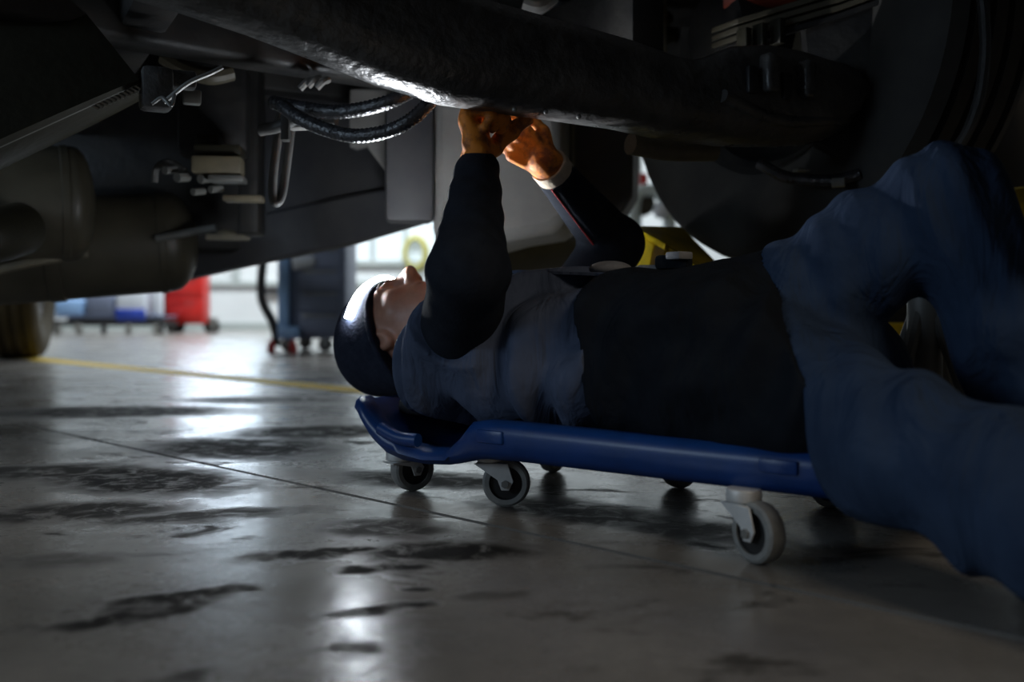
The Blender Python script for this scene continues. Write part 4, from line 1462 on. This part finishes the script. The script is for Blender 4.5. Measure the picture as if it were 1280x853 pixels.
m.build('paper_roll', M['can_white'], tro)
# black air hose hanging beside it
m = MB(); m.tube([(fx(333, Y), Y + .1, 1.3), (fx(326, Y), Y + .1, .75), (fx(322, Y), Y + .1, zy(352, Y)), (fx(324, Y), Y + .1, zy(378, Y)), (fx(336, Y), Y + .1, zy(402, Y)), (fx(341, Y), Y + .1, zy(420, Y)), (fx(341, Y), Y + .1, .035)], .033, seg=12)
tag(m.build('air_hose', M['rubber']), 'black air hose hanging left of the tool trolley', 'hose')

# red cabinet on wheels
Y = 12.2
rx0, rx1 = fx(206, Y), fx(254, Y)
cab = thing('tool_cabinet', 'tall bright red cabinet on wheels near the white wall', 'cabinet', ((rx0 + rx1) / 2, Y + .25, 0))
m = MB(); m.box(((rx0 + rx1) / 2, Y + .15, .56), (rx1 - rx0, .3, .90), bevel=.02); m.build('body', M['cabinet_red'], cab)
m = MB(); m.box((rx0 - .03, Y + .16, .56), (.05, .3, .86), bevel=.015); m.build('side_panel', M['black_plastic'], cab)
for k in range(3):
    m = MB(); m.box(((rx0 + rx1) / 2, Y - .005, .29 + .28 * k), (rx1 - rx0 - .05, .015, .25), bevel=.005); dr = m.build('drawer', M['cabinet_red'], cab)
    q = MB(); q.box(((rx0 + rx1) / 2, Y - .018, .39 + .28 * k), (rx1 - rx0 - .12, .012, .012)); q.build('handle', M['cabinet_red'], dr)
for px, yy in ((265, Y + .08), (213, Y + .06), (215, Y + .26), (254, Y + .26)):
    rolling_wheel(fx(px, Y), yy, .075, cab, th=.05)

# long dark low rack with containers
Y = 11.6
kx0, kx1 = fx(60, Y), fx(204, Y)
rk = thing('low_rack', 'long dark low rack holding plastic containers, left of the red cabinet', 'rack', ((kx0 + kx1) / 2, Y + .25, 0))
m = MB(); m.box(((kx0 + kx1) / 2, Y + .25, .13), (kx1 - kx0, .5, .06), bevel=.01); m.build('lower_shelf', M['black_plastic'], rk)
m = MB(); m.box(((kx0 + kx1) / 2, Y + .25, .205), (kx1 - kx0, .5, .02), bevel=.004); m.build('upper_shelf', M['cart_grey'], rk)
m = MB(); m.box(((kx0 + kx1) / 2 - .1, Y + .5, .45), (kx1 - kx0 - .22, .03, .60), bevel=.005); m.build('back_panel', M['cart_grey'], rk)
for px in (68, 128, 200):
    m = MB(); m.box((fx(px, Y), Y + .04, .085), (.05, .05, .17), bevel=.006); m.build('leg', M['black_plastic'], rk)
for px in (75, 100, 162, 196):
    rolling_wheel(fx(px, Y), Y - .03, .04, rk, mtl=M['steel'])
m = MB(); m.prism([(fx(92, Y), Y - .05, .10), (fx(97, Y), Y - .05, .13), (fx(107, Y), Y - .05, .03), (fx(102, Y), Y - .05, 0.0)], (0, .03, 0)); m.build('brake_pedal', M['steel'], rk)


def container(name, label, cat, px0, px1, py0, py1, mtl, cap=None, group=None, dep=.22, yo=.12):
    x0, x1, z0, z1 = fx(px0, Y), fx(px1, Y), zy(py0, Y), zy(py1, Y)
    z0 = max(z0, .216)
    t = thing(name, label, cat, ((x0 + x1) / 2, Y + yo, z0), group)
    m = MB(); m.box(((x0 + x1) / 2, Y + yo, (z0 + z1) / 2), (x1 - x0, dep, z1 - z0), bevel=.03, seg=3); m.build('body', mtl, t)
    if cap:
        m = MB(); m.cyl(((x0 + x1) / 2, Y + yo, z1 - .005), ((x0 + x1) / 2, Y + yo, z1 + .05), .035, seg=16, bevel=.005); m.build('cap', cap, t)
    return t


container('crate', 'pale blue crate at the left end of the low rack', 'crate', 67, 103, 401, 374, M['cart_blue'])
container('toolbox', 'dark grey box beside the pale blue crate on the low rack', 'box', 106, 141, 400, 368, M['cart_grey'])
t = container('canister', 'white canister with a deep blue lower half on the low rack', 'canister', 144, 182, 402, 362, M['can_white'], M['can_blue'])
m = MB(); m.box((fx(163, Y), Y + .005, zy(394, Y)), (.345, .03, .135), bevel=.01); m.build('blue_band', M['can_blue'], t)
container('bottle', 'narrow white bottle at the right end of the low rack', 'bottle', 186, 199, 401, 355, M['can_white'], M['can_blue'], dep=.12)

# wall fittings
m = MB(); m.box((fx(342, WY), WY - .06, zy(364, WY)), (.22, .10, .07), bevel=.01)
tag(m.build('wall_box', M['black_plastic']), 'small black box on the white wall left of the trolley', 'box')
cx, cz = fx(520, WY), zy(317, WY)
m = MB()
for k in range(3):
    m.tube([(cx + (.17 - .02 * k) * math.cos(a_), WY - .06 - .04 * k, cz + (.24 - .02 * k) * math.sin(a_)) for a_ in np.linspace(0, 2 * PI, 17)], .022, seg=8, sub=3)
hc = tag(m.build('hose_coil', M['coil_yellow']), 'yellow-green hose coil hanging on the wall above the man\'s nose', 'hose')

# pale machine in the right gap
Y = 6.2
mx0, mx1 = fx(786, Y), fx(856, Y)
mc = thing('balancing_machine', 'pale wheel service machine with a dark round disc, behind the truck tyre', 'machine', ((mx0 + mx1) / 2, Y + .3, 0))
m = MB(); m.box(((mx0 + mx1) / 2, Y + .35, .35), (mx1 - mx0, .6, .70), bevel=.04); m.build('body', M['pale_green'], mc)
m = MB(); m.tube([(fx(794, Y), Y + .1, .68), (fx(796, Y), Y + .1, zy(250, Y)), (fx(808, Y), Y + .1, zy(236, Y)), (fx(826, Y), Y + .1, zy(240, Y)), (fx(838, Y), Y + .1, zy(262, Y)), (fx(842, Y), Y + .1, .68)], .04, seg=12); m.build('wheel_guard', M['pale_green'], mc)
m = MB(); m.cyl((fx(808, Y), Y + .12, zy(252, Y)), (fx(808, Y), Y + .22, zy(252, Y)), .075, seg=28, bevel=.015); m.build('disc', M['dark_tank'], mc)
m = MB(); m.sphere((fx(828, Y), Y + .06, zy(262, Y)), .05, (1, .8, 1.1)); m.build('grip', M['can_white'], mc)
m = MB(); m.box((fx(802, Y), Y + .4, 1.1), (.10, .08, .8), bevel=.01); m.build('mast', M['pale_green'], mc)
m = MB(); m.box((fx(813, Y), Y + .32, zy(219, Y)), (.05, .04, .11), bevel=.01); m.build('red_switch', M['red_plastic'], mc)
